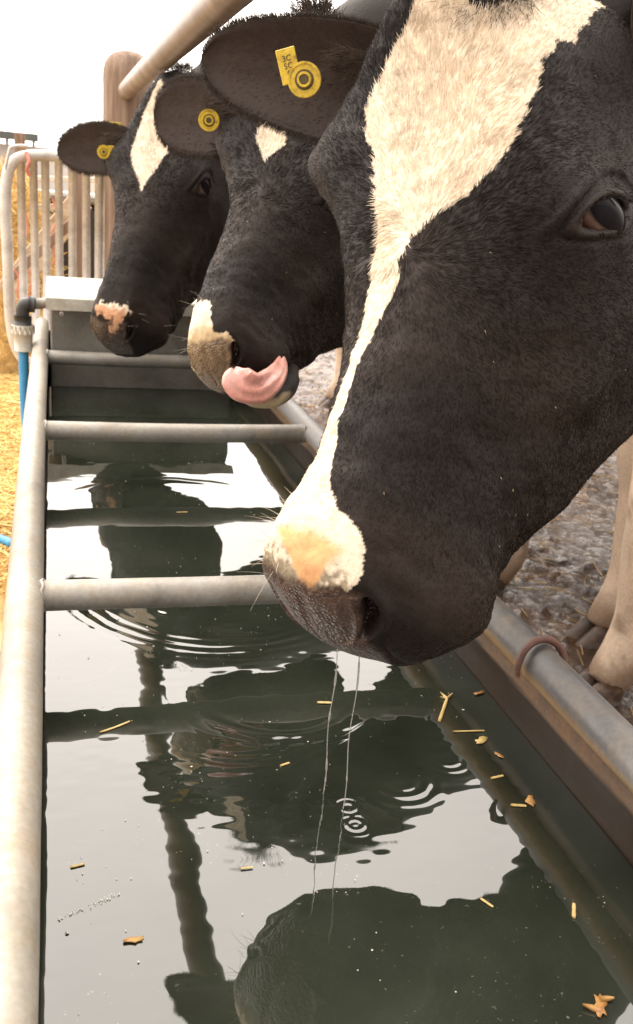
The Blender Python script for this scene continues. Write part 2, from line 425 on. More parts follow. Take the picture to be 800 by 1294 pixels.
def head_geo(nu, nv, mouth_open=0.0):
    # parameter stations: spend samples evenly along arc of index
    k = np.linspace(0, len(ST) - 1, nu)
    idx = np.arange(len(ST)).astype(float)
    # reparametrise by approx arc length
    kk = np.linspace(0, len(ST) - 1, 2000); xx = catm(idx, ST, kk)
    arc = np.r_[0, np.cumsum(np.sqrt(np.diff(xx[:, 0])**2 + 0.35 * np.diff(xx[:, 4])**2 + 0.35 * np.diff(xx[:, 1])**2))]
    k = np.interp(np.linspace(0, arc[-1], nu), arc, kk)
    Q = catm(idx, ST, k)
    v = np.arange(nv) / nv
    V = np.zeros((nu, nv, 3)); U = np.zeros((nu, nv, 2))
    for i in range(nu):
        x, zt, wt, zs, wm, zm, wb, zb, zo = Q[i]
        C = np.array([[0, zt], [wt, zs], [wm, zm], [wb, zb], [0, zo], [-wb, zb], [-wm, zm], [-wt, zs]])
        t = v * 8; a = np.floor(t).astype(int) % 8; f = (t - np.floor(t))[:, None]
        p0, p1, p2, p3 = C[(a - 1) % 8], C[a], C[(a + 1) % 8], C[(a + 2) % 8]
        yz = 0.5 * (2 * p1 + (-p0 + p2) * f + (2 * p0 - 5 * p1 + 4 * p2 - p3) * f * f + (-p0 + 3 * p1 - 3 * p2 + p3) * f**3)
        V[i, :, 0] = x; V[i, :, 1:] = yz
        U[i, :, 0] = x; U[i, :, 1] = np.where(v > 0.5, v - 1, v)
    for it in range(int(60 * (nu / 220.0) ** 2)):     # round off the muzzle
        A = V.copy(); A[1:-1] = (V[:-2] + V[2:]) * 0.25 + (np.roll(V, 1, 1) + np.roll(V, -1, 1))[1:-1] * 0.25
        wgt = sstep(V[..., 0:1], 43, 48) * (np.arange(nu)[:, None, None] < nu - 2)
        V = V + (A - V) * wgt
    P = V.reshape(-1, 3); U = U.reshape(-1, 2)
    eyes = []
    x, y, z = P.T.copy()
    # masseter / jaw bulge, facial crest, nasal bone ridge, temple hollow
    def blob(c, r, n, amt, aniso=(1, 1, 1)):
        d = ((P - np.array(c)) / (np.array(aniso) * r)); g = np.exp(-(d * d).sum(1))
        P[:] += (g * amt)[:, None] * np.array(n)
    for s in (1, -1):
        blob((12, 8.5 * s, -15), 6.5, (0, s, -0.1), 1.1)
        blob((26, 8.6 * s, -8.2), 2.2, (0, s, 0.2), 0.75, (3.5, 1.5, 0.8))
        blob((22, 8.2 * s, -13), 4, (0, s, 0), -0.7, (2, 1, 1))
        blob((33, 6 * s, -6), 3.4, (0, s, 0.2), -0.5, (2, 1, 1))
        blob((6, 9 * s, -4), 4.0, (0, s, 0), -0.9)
        blob((15.2, 9.6 * s, -2.6), 3.6, (0.25, 0.7 * s, 0.75), 1.5)      # orbit
        blob((43, 7.2 * s, -10.5), 3.5, (0, s, -0.2), 0.6, (1.3, 1, 1))   # lip pad
    blob((28, 0, 0), 3, (0, 0, 1), 0.35, (4, 1.2, 2))
    blob((11, 0, 1), 4.5, (0, 0, 1), -0.5, (1.5, 1, 1))
    blob((1, 0, 1), 5, (0, 0, 1), 0.9)
    # mouth line
    for s in (1, -1):
        m = (P[:, 0] > 34) & (P[:, 1] * s > -0.2)
        zl = -12.1 - 0.02 * (P[:, 0] - 44) ** 2 * 0.4
        g = np.exp(-((P[:, 2] - zl) / 0.45) ** 2) * sstep(P[:, 0], 36, 39) * m
        P[:, 1] -= s * g * 0.6; P[:, 0] -= g * 0.35 * sstep(P[:, 0], 48, 50)
    # vertical philtrum and planum texture
    g = np.exp(-(P[:, 1] / 0.35) ** 2) * sstep(P[:, 0], 50, 51.5) * (P[:, 2] > -11.5)
    P[:, 0] -= g * 0.10
    mask = {}
    nos = np.zeros(len(P))
    for s in (1, -1):
        # nostril comma
        n = np.array([0.75, 0.62 * s, 0.22]); n /= np.linalg.norm(n)
        c = np.array([49.6, 4.7 * s, -6.6])
        tt = np.array([-0.35, 0.35 * s, 0.55]); tt -= tt.dot(n) * n; tt /= np.linalg.norm(tt)
        bb = np.cross(n, tt)
        d = P - c; a = d @ tt; b = d @ bb * s; w = d @ n
        cur = b - 0.28 * a * a * 0.5
        r = (a / 1.75) ** 2 + (cur / (0.58 + 0.15 * a)) ** 2
        near_ = np.abs(w) < 3.2
        hole = (1 - sstep(r, 0.55, 1.15)) * near_
        rim = np.exp(-((np.sqrt(np.maximum(r, 0)) - 1.6) / 0.5) ** 2) * near_
        fold = np.exp(-((b + 0.9 + 0.25 * (a + 1.2) ** 2) / 0.3) ** 2) * np.exp(-((a + 2.2) / 1.2) ** 2) * near_
        P[:] -= np.outer(hole * 1.9, n); P[:] += np.outer(rim * 0.30 - fold * 0.3, n)
        nos = np.maximum(nos, hole)
        # eye
        n = np.array([0.40, 0.80 * s, 0.42]); n /= np.linalg.norm(n)
        sel = (np.abs(P[:, 0] - 15.6) < 1.0) & (P[:, 1] * s > 5) & (np.abs(P[:, 2] + 3.7) < 0.8)
        c = P[sel].mean(0)
        tt = np.array([0.78, -0.58 * s, 0.02]); tt -= tt.dot(n) * n; tt /= np.linalg.norm(tt)
        bb = np.cross(tt, n) * s; bb = bb * np.sign(bb[2])
        tt, bb = 0.966 * tt + 0.259 * bb, 0.966 * bb - 0.259 * tt
        d = P - c; a = d @ tt; b = d @ bb; w = d @ n
        hw = np.where(b > 0, 0.88, 0.84) * np.clip(1 - 0.14 * a, 0.5, 1.5)
        r = np.sqrt((a / 1.95) ** 2 + (b / hw) ** 2); near_ = np.abs(w) < 3.5
        open_ = (1 - sstep(r, 0.78, 1.05)) * near_
        lid = np.exp(-((r - 1.28) / 0.20) ** 2) * near_
        crease = np.exp(-((r - 1.85) / 0.18) ** 2) * near_ * (b > -0.5)
        brow = np.exp(-((r - 2.35) / 0.42) ** 2) * near_ * sstep(b, 0, 1.5)
        under = np.exp(-((r - 1.9) / 0.3) ** 2) * near_ * sstep(-b, 0, 1.0)
        P[:] += np.outer(lid * 0.42 - open_ * 1.9 - crease * 0.28 + brow * 0.45 - under * 0.22, n)
        mask['lid%d' % s] = lid; mask['open%d' % s] = open_
        eyes.append((c - n * 1.5, n, tt, bb, s))
    mask['nos'] = nos
    F = grid_faces(nu, nv, True)
    nn = normals(P, F)
    if ((P - P.mean(0)) * nn).sum() < 0: nn = -nn
    amp = (1 - mask['lid1'] - mask['lid-1']).clip(0, 1)
    rel = 0.24 * vnoise(P, .28, 41) + 0.11 * vnoise(P, .7, 42) + 0.025 * vnoise(P * [1, 1, 1], 1.8, 43)
    # fine creases at the corner of the mouth and over the lip
    cr = np.exp(-(((P[:, 0] - 37) / 4) ** 2 + ((P[:, 2] + 11.5) / 3) ** 2)) * np.sin(P[:, 0] * 3.1 + P[:, 2] * 1.2 + vnoise(P, .6, 44) * 2) * 0.10
    P[:] += (rel * amp + cr)[:, None] * nn
    return P, U, F, mask, eyes

def rotm(v):
    v = np.array(v, float); a = np.linalg.norm(v) + 1e-9; k = v / a
    K = np.array([[0, -k[2], k[1]], [k[2], 0, -k[0]], [-k[1], k[0], 0]])
    return np.eye(3) + np.sin(a) * K + (1 - np.cos(a)) * K @ K

class Warp:
    """rigid placement of the head, then a smooth individual shape change through landmark pairs"""
    def __init__(s, rv, tr, sc, pairs, reg=0.02):
        s.R = rotm(rv); s.t = np.array(tr, float); s.s = sc
        A = []; D = []
        for q, px, py in pairs:
            w = s.rigid(np.array([q], float))[0]; d = proj(w)[2]
            A.append(w); D.append(at(px, py, d) - w)
        s.A = np.array(A) if A else np.zeros((0, 3)); D = np.array(D)
        if len(A):
            K = s.ker(s.A)
            n = len(A)
            T = np.c_[np.ones(n), s.A - s.A.mean(0)]
            top = np.c_[K + reg * np.eye(n), T]
            bot = np.c_[T.T, np.zeros((4, 4)) - 1e-3 * np.eye(4)]
            s.W = np.linalg.solve(np.r_[top, bot], np.r_[D, np.zeros((4, 3))])
    def ker(s, X):
        r = np.linalg.norm(X[:, None] - s.A[None], axis=2); return -r
    def rigid(s, Q): return (Q * 0.01 * s.s) @ s.R.T + s.t
    def __call__(s, Q):
        X = s.rigid(np.atleast_2d(np.asarray(Q, float)))
        if len(s.A):
            X = X + s.ker(X) @ s.W[:-4] + np.c_[np.ones(len(X)), X - s.A.mean(0)] @ s.W[-4:]
        return X

EYEX = (15.57, 11.5, -3.66)
COWS = {
 'near': dict(rv=(1.121, 0.3428, -2.2157), tr=(0.3744, 0.7907, 1.1979), sc=1.06, pairs=[
    (EYEX, 758, 272), ((15.5, -11.6, -3.6), 421, 225), ((49.5, 4.7, -6.6), 472, 757), ((46, 0, -1.6), 398, 655),
    ((2, -8, -2), 505, 45), ((25, -8, -5), 455, 385),
    ((22.5, 5.6, -18.7), 848, 500), ((26.4, 4.8, -17.3), 800, 548), ((29.6, 4.9, -15.6), 752, 600), ((32.6, 5.2, -14.3), 712, 640),
    ((37.8, 5.6, -13.4), 638, 695), ((41.1, 7.4, -11.1), 628, 745), ((43.7, 7.9, -11.1), 610, 787), ((47, 7.2, -11.5), 560, 828),
    ((34.2, -3.9, -1.1), 428, 500), ((40.8, -3.8, -1.4), 398, 590), ((43.7, -5, -2.7), 368, 640), ((46.7, -5.8, -4), 340, 668), ((48.9, -6.4, -5.2), 334, 705),
    ((51.4, -4.9, -5.7), 338, 745), ((52.5, -3.6, -7.6), 360, 782), ((52.6, -1.1, -10.3), 412, 820)]),
 'middle': dict(rv=(0.8899, 0.3766, -2.123), tr=(0.3999, 1.5133, 1.1938), sc=1.0, pairs=[
    ((18, -10.4, -1.5), 284, 205), ((12, -10.6, -3.5), 282, 165), ((25.7, -5.2, -1), 294, 258), ((31, -4.3, -1.2), 272, 318), ((35.5, -4.1, -1.4), 259, 352),
    ((43.7, -4.9, -2.6), 246, 400), ((48.5, -5.6, -4.1), 239, 432), ((50.2, -6.2, -6.8), 240, 458), ((51.7, -4.4, -9.4), 254, 482), ((51.7, -2.2, -11.7), 276, 497),
    ((49.5, 4.7, -6.6), 297, 438), ((8, 0, 1), 345, 148), ((0, 0, 1.5), 392, 52), ((-5, 0, -4), 420, 38), ((46, 5.4, -13.7), 345, 485),
    ((34.2, 3.8, -15.5), 392, 458), ((24.1, 3, -20), 430, 438), ((13.6, 7, -21.6), 476, 418)]),
 'far': dict(rv=(1.0856, 0.6084, -1.9812), tr=(0.2496, 2.1133, 1.1789), sc=1.0, pairs=[
    (EYEX, 257, 235), ((15.5, -11.2, -3.6), 143, 215), ((49.5, 4.7, -6.6), 161, 414),
    ((49, -6.5, -8), 119, 410), ((46, 0, -1.6), 146, 390), ((47, 5, -13.5), 192, 441),
    ((38, 5, -14), 222, 418), ((32, -5, -3), 143, 310), ((26, 5, -17.5), 250, 378), ((0, 0, 1), 222, 104)]),
}
for _k, _c in COWS.items():      # adult head sizes, keeping their place over the trough
    _f = {'near': 1.08, 'middle': 0.97, 'far': 1.06}[_k]
    _c['tr'] = tuple(CAM + (np.array(_c['tr']) - CAM) * _f); _c['sc'] *= _f
#ENDHEAD

BLACK = np.array([0.0100, 0.0060, 0.0046]); WHITE = np.array([0.71, 0.60, 0.465])
BROWN = np.array([0.07, 0.035, 0.022]); PINK = np.array([0.66, 0.35, 0.16]); CREAM = np.array([0.52, 0.43, 0.27])

def inpoly(x, v, poly):
    poly = np.array(poly); r = np.zeros(len(x), bool); n = len(poly)
    for i in range(n):
        x1, v1 = poly[i]; x2, v2 = poly[(i + 1) % n]
        c = ((v1 > v) != (v2 > v)) & (x < (x2 - x1) * (v - v1) / (v2 - v1 + 1e-12) + x1)
        r ^= c
    return r

BLAZE = {
 'near': [(-3, -.06), (3.5, -.040), (6.4, -.058), (9, -.070), (11.3, -.076), (13.5, -.07), (15.9, -.056), (21.2, -.038), (25.7, -.030), (28.7, -.032), (32, -.045), (36, -.065), (40, -.09), (43, -.13), (46, -.17),
          (49.5, -.19), (51.0, -.14), (51.4, 0), (50.6, .06), (49.3, .115), (48.2, .128), (47, .124), (45.7, .119), (44.6, .105), (44.1, .055), (42.4, .018), (39.8, -.012), (36.2, -.022), (32.3, -.018),
          (29.6, .000), (27.0, .017), (25.1, .022), (23.8, .009), (22.1, .022), (19.5, .045), (16.6, .073), (14.3, .090), (10.4, .105), (6.4, .127), (4.4, .150), (3.0, .178), (.3, .19), (-3.5, .195), (-2.5, .165), (1.0, .12), (3.2, .07), (3.6, .05), (3.0, .03), (1.5, .01), (1.5, -.01), (-2, -.02)],
 'middle': [(-1, -.02), (8, -.035), (14, -.03), (17, .0), (15, .012), (12.7, .036), (8, .03), (2, .02)],
 'far': [(1, -.05), (6.8, -.066), (12, -.062), (16, -.062), (19, -.035), (22.5, .012), (19, .025), (16, .04), (13.5, .052), (11, .045), (8, .025), (3, .005)],
}
MUZ = {
 'near': [],
 'middle': [(43.2, -.01), (44.4, .027), (46.5, .037), (47.9, .045), (49.1, .052), (49.2, .066), (48.6, .10), (48.1, .122), (48.7, .148), (49.8, .14), (50.6, .06), (51.2, .0), (51.3, -.10), (48, -.20), (45, -.16), (43, -.06)],
 'far': [(47.0, -.08), (45.8, .0), (46.0, .09), (46.6, .13), (48, .10), (49.6, .09), (51.0, .10), (51.8, .06), (51.0, .0), (50, .02), (49.4, -.02), (50, -.07)],
}
def padmask(xx, vv, P):
    av = np.abs(vv)
    pad = sstep(xx, 50.0, 50.9) * sstep(P[:, 2], -11.6, -10.6) * (1 - sstep(vv, 0.15, 0.19) * (1 - sstep(xx, 51.3, 51.9)))
    return np.maximum(pad, sstep(xx + (av - 0.05) * 14, 49.9, 50.7) * (1 - sstep(av, 0.12, 0.16)) * (P[:, 2] > -9.5))

def head_color(x, v, P, name):
    n = len(x)
    jit = 0.45
    xx = x + vnoise(P, 1.6, 3) * 0.45 * jit + vnoise(P, 5.0, 4) * 0.35 * jit
    vv = v + (vnoise(P, 1.6, 5) * 0.006 + vnoise(P, 5, 6) * 0.005) * jit
    w = inpoly(xx, vv, BLAZE[name])
    if MUZ[name]:
        q3 = 1.0 if name == 'far' else 0.3
        w |= inpoly(xx + q3 * (1.0 * vnoise(P, .8, 13) + .6 * vnoise(P, 1.9, 15)), vv + q3 * (0.022 * vnoise(P, .9, 14) + .012 * vnoise(P, 2.2, 16)), MUZ[name])
    c = np.where(w[:, None], WHITE, BLACK * (1 + 0.35 * vnoise(P, 0.25, 9)[:, None]))
    br = sstep(vnoise(P, 0.12, 12), 0.1, 0.7)[:, None] * (~w)[:, None]
    c = c * (1 - 0.5 * br) + np.array([0.026, 0.016, 0.011]) * 0.5 * br
    c = c * (1 + 0.10 * vnoise(P, 1.1, 8)[:, None])
    av = np.abs(vv)
    furless = np.zeros(n)
    # nose pad (planum) below a curved line between the nostrils
    pad = padmask(xx, vv, P)
    if name == 'near':
        hwp = np.interp(xx, [46.3, 48, 49.5, 50.8], [.095, .062, .036, .01]); cvp = np.interp(xx, [46, 51], [.0, .035])
        pk = sstep(xx, 46.2, 47.2) * (1 - sstep(np.abs(vv - cvp) / hwp, 0.8, 1.15)) * (1 - sstep(xx, 50.4, 50.9))
        mott = sstep(vnoise(P, 1.5, 21) + vnoise(P, 3.5, 22) * 0.6 + sstep(xx, 48.4, 50.0) * 1.5, 0.1, 0.6) * sstep(xx, 47.2, 48.8) * w * (1 - pk * 0.8)
        c = c * (1 - pk[:, None]) + PINK * 1.05 * pk[:, None]
        c = c * (1 - 0.75 * mott[:, None]) + np.array([0.15, 0.115, 0.06]) * 0.75 * mott[:, None]
        padc = np.array([0.055, 0.028, 0.019])
        furless = np.maximum(furless, pk * 0.85)
    elif name == 'middle':
        pk = sstep(xx + 0.8 * vnoise(P, 1.2, 77), 47.6, 49.6) * w; c = c * (1 - 0.7 * pk[:, None]) + np.array([0.46, 0.30, 0.12]) * 0.7 * pk[:, None]
        padc = np.array([0.17, 0.115, 0.065])
    else:
        pk = w & (xx > 40); mo = sstep(xx + vnoise(P, 1.0, 31) * 1.2, 46.6, 47.6)[:, None] * pk[:, None] * 0.85
        c = c * (1 - mo) + np.array([0.52, 0.24, 0.11]) * mo
        sp_ = sstep(vnoise(P, 1.3, 33), 0.15, 0.5)[:, None] * pk[:, None] * sstep(xx, 47.5, 49)[:, None]; c = c * (1 - sp_ * .8) + np.array([0.10, 0.05, 0.03]) * sp_ * .8
        padc = np.array([0.045, 0.027, 0.021])
        pad = pad * (1 - pk * 0.8)
    padc = padc * (1 + 0.35 * vnoise(P, 2.0, 40)[:, None])
    c = c * (1 - pad[:, None]) + padc * pad[:, None]
    furless = np.maximum(furless, pad)
    return c, np.clip(furless, 0, 1), w

def loft(stations, seg=40):
    """stations: (centre, half_a, half_b, dir_a, dir_b)"""
    V = []
    for c, a, b, da, db in stations:
        t = np.linspace(0, 2 * np.pi, seg, endpoint=False)
        V.append(np.array(c) + np.outer(np.cos(t) * a, da) + np.outer(np.sin(t) * b, db))
    V = np.concatenate(V); n = len(stations)
    F = grid_faces(n, seg, True).tolist(); F.append(list(range(seg))); F.append([(n - 1) * seg + k for k in range(seg)][::-1])
    return V, F

def unit(v): v = np.array(v, float); return v / np.linalg.norm(v)

def body_geo(name, poll, w, hoofs, yaw, front, scale=1.0):
    """trunk, neck and four legs, fused into one surface by a voxel remesh; returns V, F (quads/tris)"""
    mb = MB()
    ax = unit([math.cos(yaw), math.sin(yaw), 0]); lat = np.array([-ax[1], ax[0], 0]); up = np.array([0, 0, 1.0])
    f0 = np.array(front, float)     # point of the chest, ground level below it
    def st(d, z, a, b): return (f0 + ax * d + up * z, a, b, lat, up)
    prof = [(0.0, 0.93, 0.05, 0.10), (0.05, 0.95, 0.16, 0.22), (0.2, 1.0, 0.24, 0.34), (0.45, 1.02, 0.29, 0.38), (0.8, 0.99, 0.34, 0.40),
            (1.15, 0.98, 0.36, 0.41), (1.5, 1.03, 0.33, 0.35), (1.8, 1.08, 0.28, 0.29), (1.98, 1.10, 0.18, 0.20), (2.03, 1.1, 0.05, 0.06)]
    pp = np.array(prof); dd = np.linspace(0, 2.03, 26)
    q = np.stack([np.interp(dd, pp[:, 0], pp[:, k]) for k in (1, 2, 3)], -1)
    V, F = loft([st(d, *r) for d, r in zip(dd, q)]); mb.add(V, F)
    # neck from inside the skull back to the shoulders
    p0 = w([[9, 0, -10]])[0]; p1 = w([[-3, 0, -10]])[0]
    p3 = f0 + ax * 0.28 + up * 1.08
    p1b = p1 + (p1 - p0) * 0.5 + ax * 0.12
    p2 = (p1b + p3) / 2 + up * 0.02
    path = smooth_path([p0, p1, p1b, p2, p3], 22)
    T = np.gradient(path, axis=0)
    ra = np.interp(np.linspace(0, 1, 22), [0, .25, .5, .8, 1], [.06, .082, .10, .15, .20])
    rb = np.interp(np.linspace(0, 1, 22), [0, .25, .5, .8, 1], [.08, .105, .15, .24, .30])
    R = w.R
    stn = []
    for i in range(22):
        t = unit(T[i]); a = lat - lat.dot(t) * t; a = unit(a); b = np.cross(t, a)
        stn.append((path[i], ra[i], rb[i], a, b))
    V, F = loft(stn); mb.add(V, F)
    for k, (hx, hy) in enumerate(hoofs):
        fr = k < 2
        top = f0 + ax * (0.30 if fr else 1.72) + lat * (-0.17 if k % 2 else 0.17) + up * (0.92 if fr else 1.0)
        h = np.array([hx, hy, 0.0])
        if fr:
            P = [top, h + [0, 0, 0.62] + (top - h) * [.35, .35, 0], h + [0, 0, 0.40], h + [0.005, 0, 0.34], h + [0, 0, 0.20], h + [-0.005, 0, 0.115], h + [-0.03, 0, 0.06], h + [-0.045, 0, 0.03]]
            rr = [0.14, 0.095, 0.060, 0.064, 0.045, 0.056, 0.052, 0.052]
        else:
            P = [top, h + [-0.10, 0, 0.80], h + [0.06, 0, 0.50], h + [0.05, 0, 0.44], h + [0.0, 0, 0.25], h + [0, 0, 0.12], h + [-0.03, 0, 0.06], h + [-0.045, 0, 0.03]]
            rr = [0.2, 0.13, 0.06, 0.055, 0.038, 0.047, 0.045, 0.05]
        P = smooth_path(P, 30); rr = np.interp(np.linspace(0, 7, 30), range(8), rr)
        mb.tube(P, rr, 20)
    me = bpy.data.meshes.new('tmp'); me.from_pydata(np.concatenate(mb.V).tolist(), [], mb.F); me.update()
    o = bpy.data.objects.new('tmp', me); COL.objects.link(o)
    m = o.modifiers.new('r', 'REMESH'); m.mode = 'VOXEL'; m.voxel_size = 0.014
    m2 = o.modifiers.new('s', 'SMOOTH'); m2.iterations = 8; m2.factor = 0.5
    dg = bpy.context.evaluated_depsgraph_get(); ev = o.evaluated_get(dg); me2 = bpy.data.meshes.new_from_object(ev)
    V = np.zeros(len(me2.vertices) * 3); me2.vertices.foreach_get('co', V); V = V.reshape(-1, 3)
    F = [tuple(p.vertices) for p in me2.polygons]
    bpy.data.objects.remove(o)
    V = V + vnoise(V, 9, 3)[:, None] * 0.003
    z = V[:, 2]; c = np.tile(BLACK, (len(V), 1))
    leg = (1 - sstep(z + 0.05 * vnoise(V, 8, 1), 0.58, 0.64))[:, None] * ((V - f0) @ ax < 0.6)[:, None]
    leg2 = (1 - sstep(z + 0.05 * vnoise(V, 8, 1), 0.45, 0.55))[:, None]
    leg = np.maximum(leg, leg2)
    lc = np.array([0.64, 0.50, 0.38]) * (1 + 0.14 * vnoise(V, 14, 2)[:, None] + 0.08 * vnoise(V * [1, 1, .3], 160, 12)[:, None])
    dirt = sstep(vnoise(V, 10, 5) + 0.6 * vnoise(V, 28, 6) + 0.4 * vnoise(V, 70, 16), 0.2, 1.0)[:, None] * 0.6
    dirt = np.maximum(dirt, (1 - sstep(z + 0.05 * vnoise(V, 24, 7), 0.04, 0.17))[:, None] * 0.8)
    lc = lc * (1 - dirt) + np.array([0.13, 0.07, 0.035]) * dirt
    c = c * (1 - leg) + lc * leg
    return V, F, c, top

def ear_geo(B, T, wd, nrm, wmax, cup=0.35, base_r=0.026, nt=44, nv=48, bend=0.0, roll=0.0, wprof=None):
    """a leaf-shaped cupped ear with thickness, its hollow side facing nrm"""
    B, T = np.array(B), np.array(T); ax = T - B; L = np.linalg.norm(ax); ax /= L
    wd = unit(np.array(wd) - np.dot(wd, ax) * ax); nr = unit(np.cross(ax, wd)); nr = nr * np.sign(nr.dot(nrm))
    t = np.linspace(0, 1, nt); t = 1 - (1 - t) ** 1.25
    if wprof is None: wprof = [(0, .50), (.15, .66), (.35, .92), (.55, 1.0), (.72, .95), (.86, .74), (.95, .46), (1, .04)]
    wp = np.array(wprof); half = catm(wp[:, 0], wp[:, 1:2], np.clip(t, 1e-6, 1 - 1e-6))[:, 0] * wmax
    half = np.maximum(half, 0.0008)
    V = []; UV = []
    for i in range(nt):
        th = np.arange(nv) / nv * 2 * np.pi
        s = np.cos(th); fr = np.sin(th)                       # fr>0 hollow side
        thick = 0.0032 + 0.02 * (1 - sstep(np.array(t[i]), 0, 0.4)) * (fr < 0) + 0.0015 * (fr < 0)
        cupd = cup * half[i] * (1 - s * s) * (0.55 + 0.45 * (1 - t[i]))
        cen = B + ax * L * t[i] + nr * (bend * L * math.sin(math.pi * t[i])) + wd * (roll * L * t[i] ** 2)
        k = np.abs(fr) ** 0.6 * np.sign(fr)
        P = cen + np.outer(s * half[i], wd) - np.outer(cupd, nr) + np.outer(k * thick, nr)
        lip = np.exp(-((np.abs(s) - 0.80) / 0.12) ** 2) * 0.0012 + np.cos(s * 11) * 0.0012 * (1 - t[i]) * (np.abs(s) < .8)
        P = P + np.outer(lip * (fr > 0), nr)
        V.append(P); UV.append(np.stack([np.full(nv, t[i]), s, fr], -1))
    V = np.concatenate(V); UV = np.concatenate(UV)
    F = grid_faces(nt, nv, True).tolist(); F.append(list(range(nv))); F.append([(nt - 1) * nv + k for k in range(nv)][::-1])
    return V, F, UV, (B, ax, L, wd, nr)

HAIR_SRC = []
def hair_object(name, roots, dirs, lens, rads, cols, parent, npt=4, droop=0.12, label=None):
    n = len(roots)
    hc_ = bpy.data.hair_curves.new(name)
    hc_.add_curves([npt] * n)
    off = np.array(parent.location)
    k = np.arange(npt) / (npt - 1)
    P = roots[:, None] + dirs[:, None] * (lens[:, None] * k)[..., None]
    P = P - off
    bendv = rng.normal(size=(n, 1, 3)) * 0.10
    P = P + bendv * (lens[:, None] * k**2)[..., None]
    P[..., 2] -= (lens[:, None] * k**2) * droop
    hc_.position_data.foreach_set('vector', P.astype(np.float32).ravel())
    ra = hc_.attributes.get('radius') or hc_.attributes.new('radius', 'FLOAT', 'POINT')
    rr = rads[:, None] * (1 - 0.75 * k)
    ra.data.foreach_set('value', rr.astype(np.float32).ravel())
    ca = hc_.attributes.new('Col', 'FLOAT_COLOR', 'CURVE')
    c4 = np.ones((n, 4), np.float32); c4[:, :3] = np.clip(cols, 0, 1)
    ca.data.foreach_set('color', c4.ravel())
    hc_.materials.append(M_fur)
    o = bpy.data.objects.new(name, hc_); COL.objects.link(o); o.parent = parent
    return o

def scatter(V, F, n, weight):
    F = np.array([f for f in F if len(f) == 4])
    A, B, C, D = (V[F[:, k]] for k in range(4))
    ar = np.linalg.norm(np.cross(C - A, D - B), axis=1) * 0.5 * weight[F].mean(1)
    cum = np.cumsum(ar); r = rng.random(n) * cum[-1]; f = np.searchsorted(cum, r)
    a = rng.random(n)[:, None]; b = rng.random(n)[:, None]
    W4 = np.stack([(1 - a) * (1 - b), a * (1 - b), a * b, (1 - a) * b], 1)      # n,4,1
    return F[f], W4

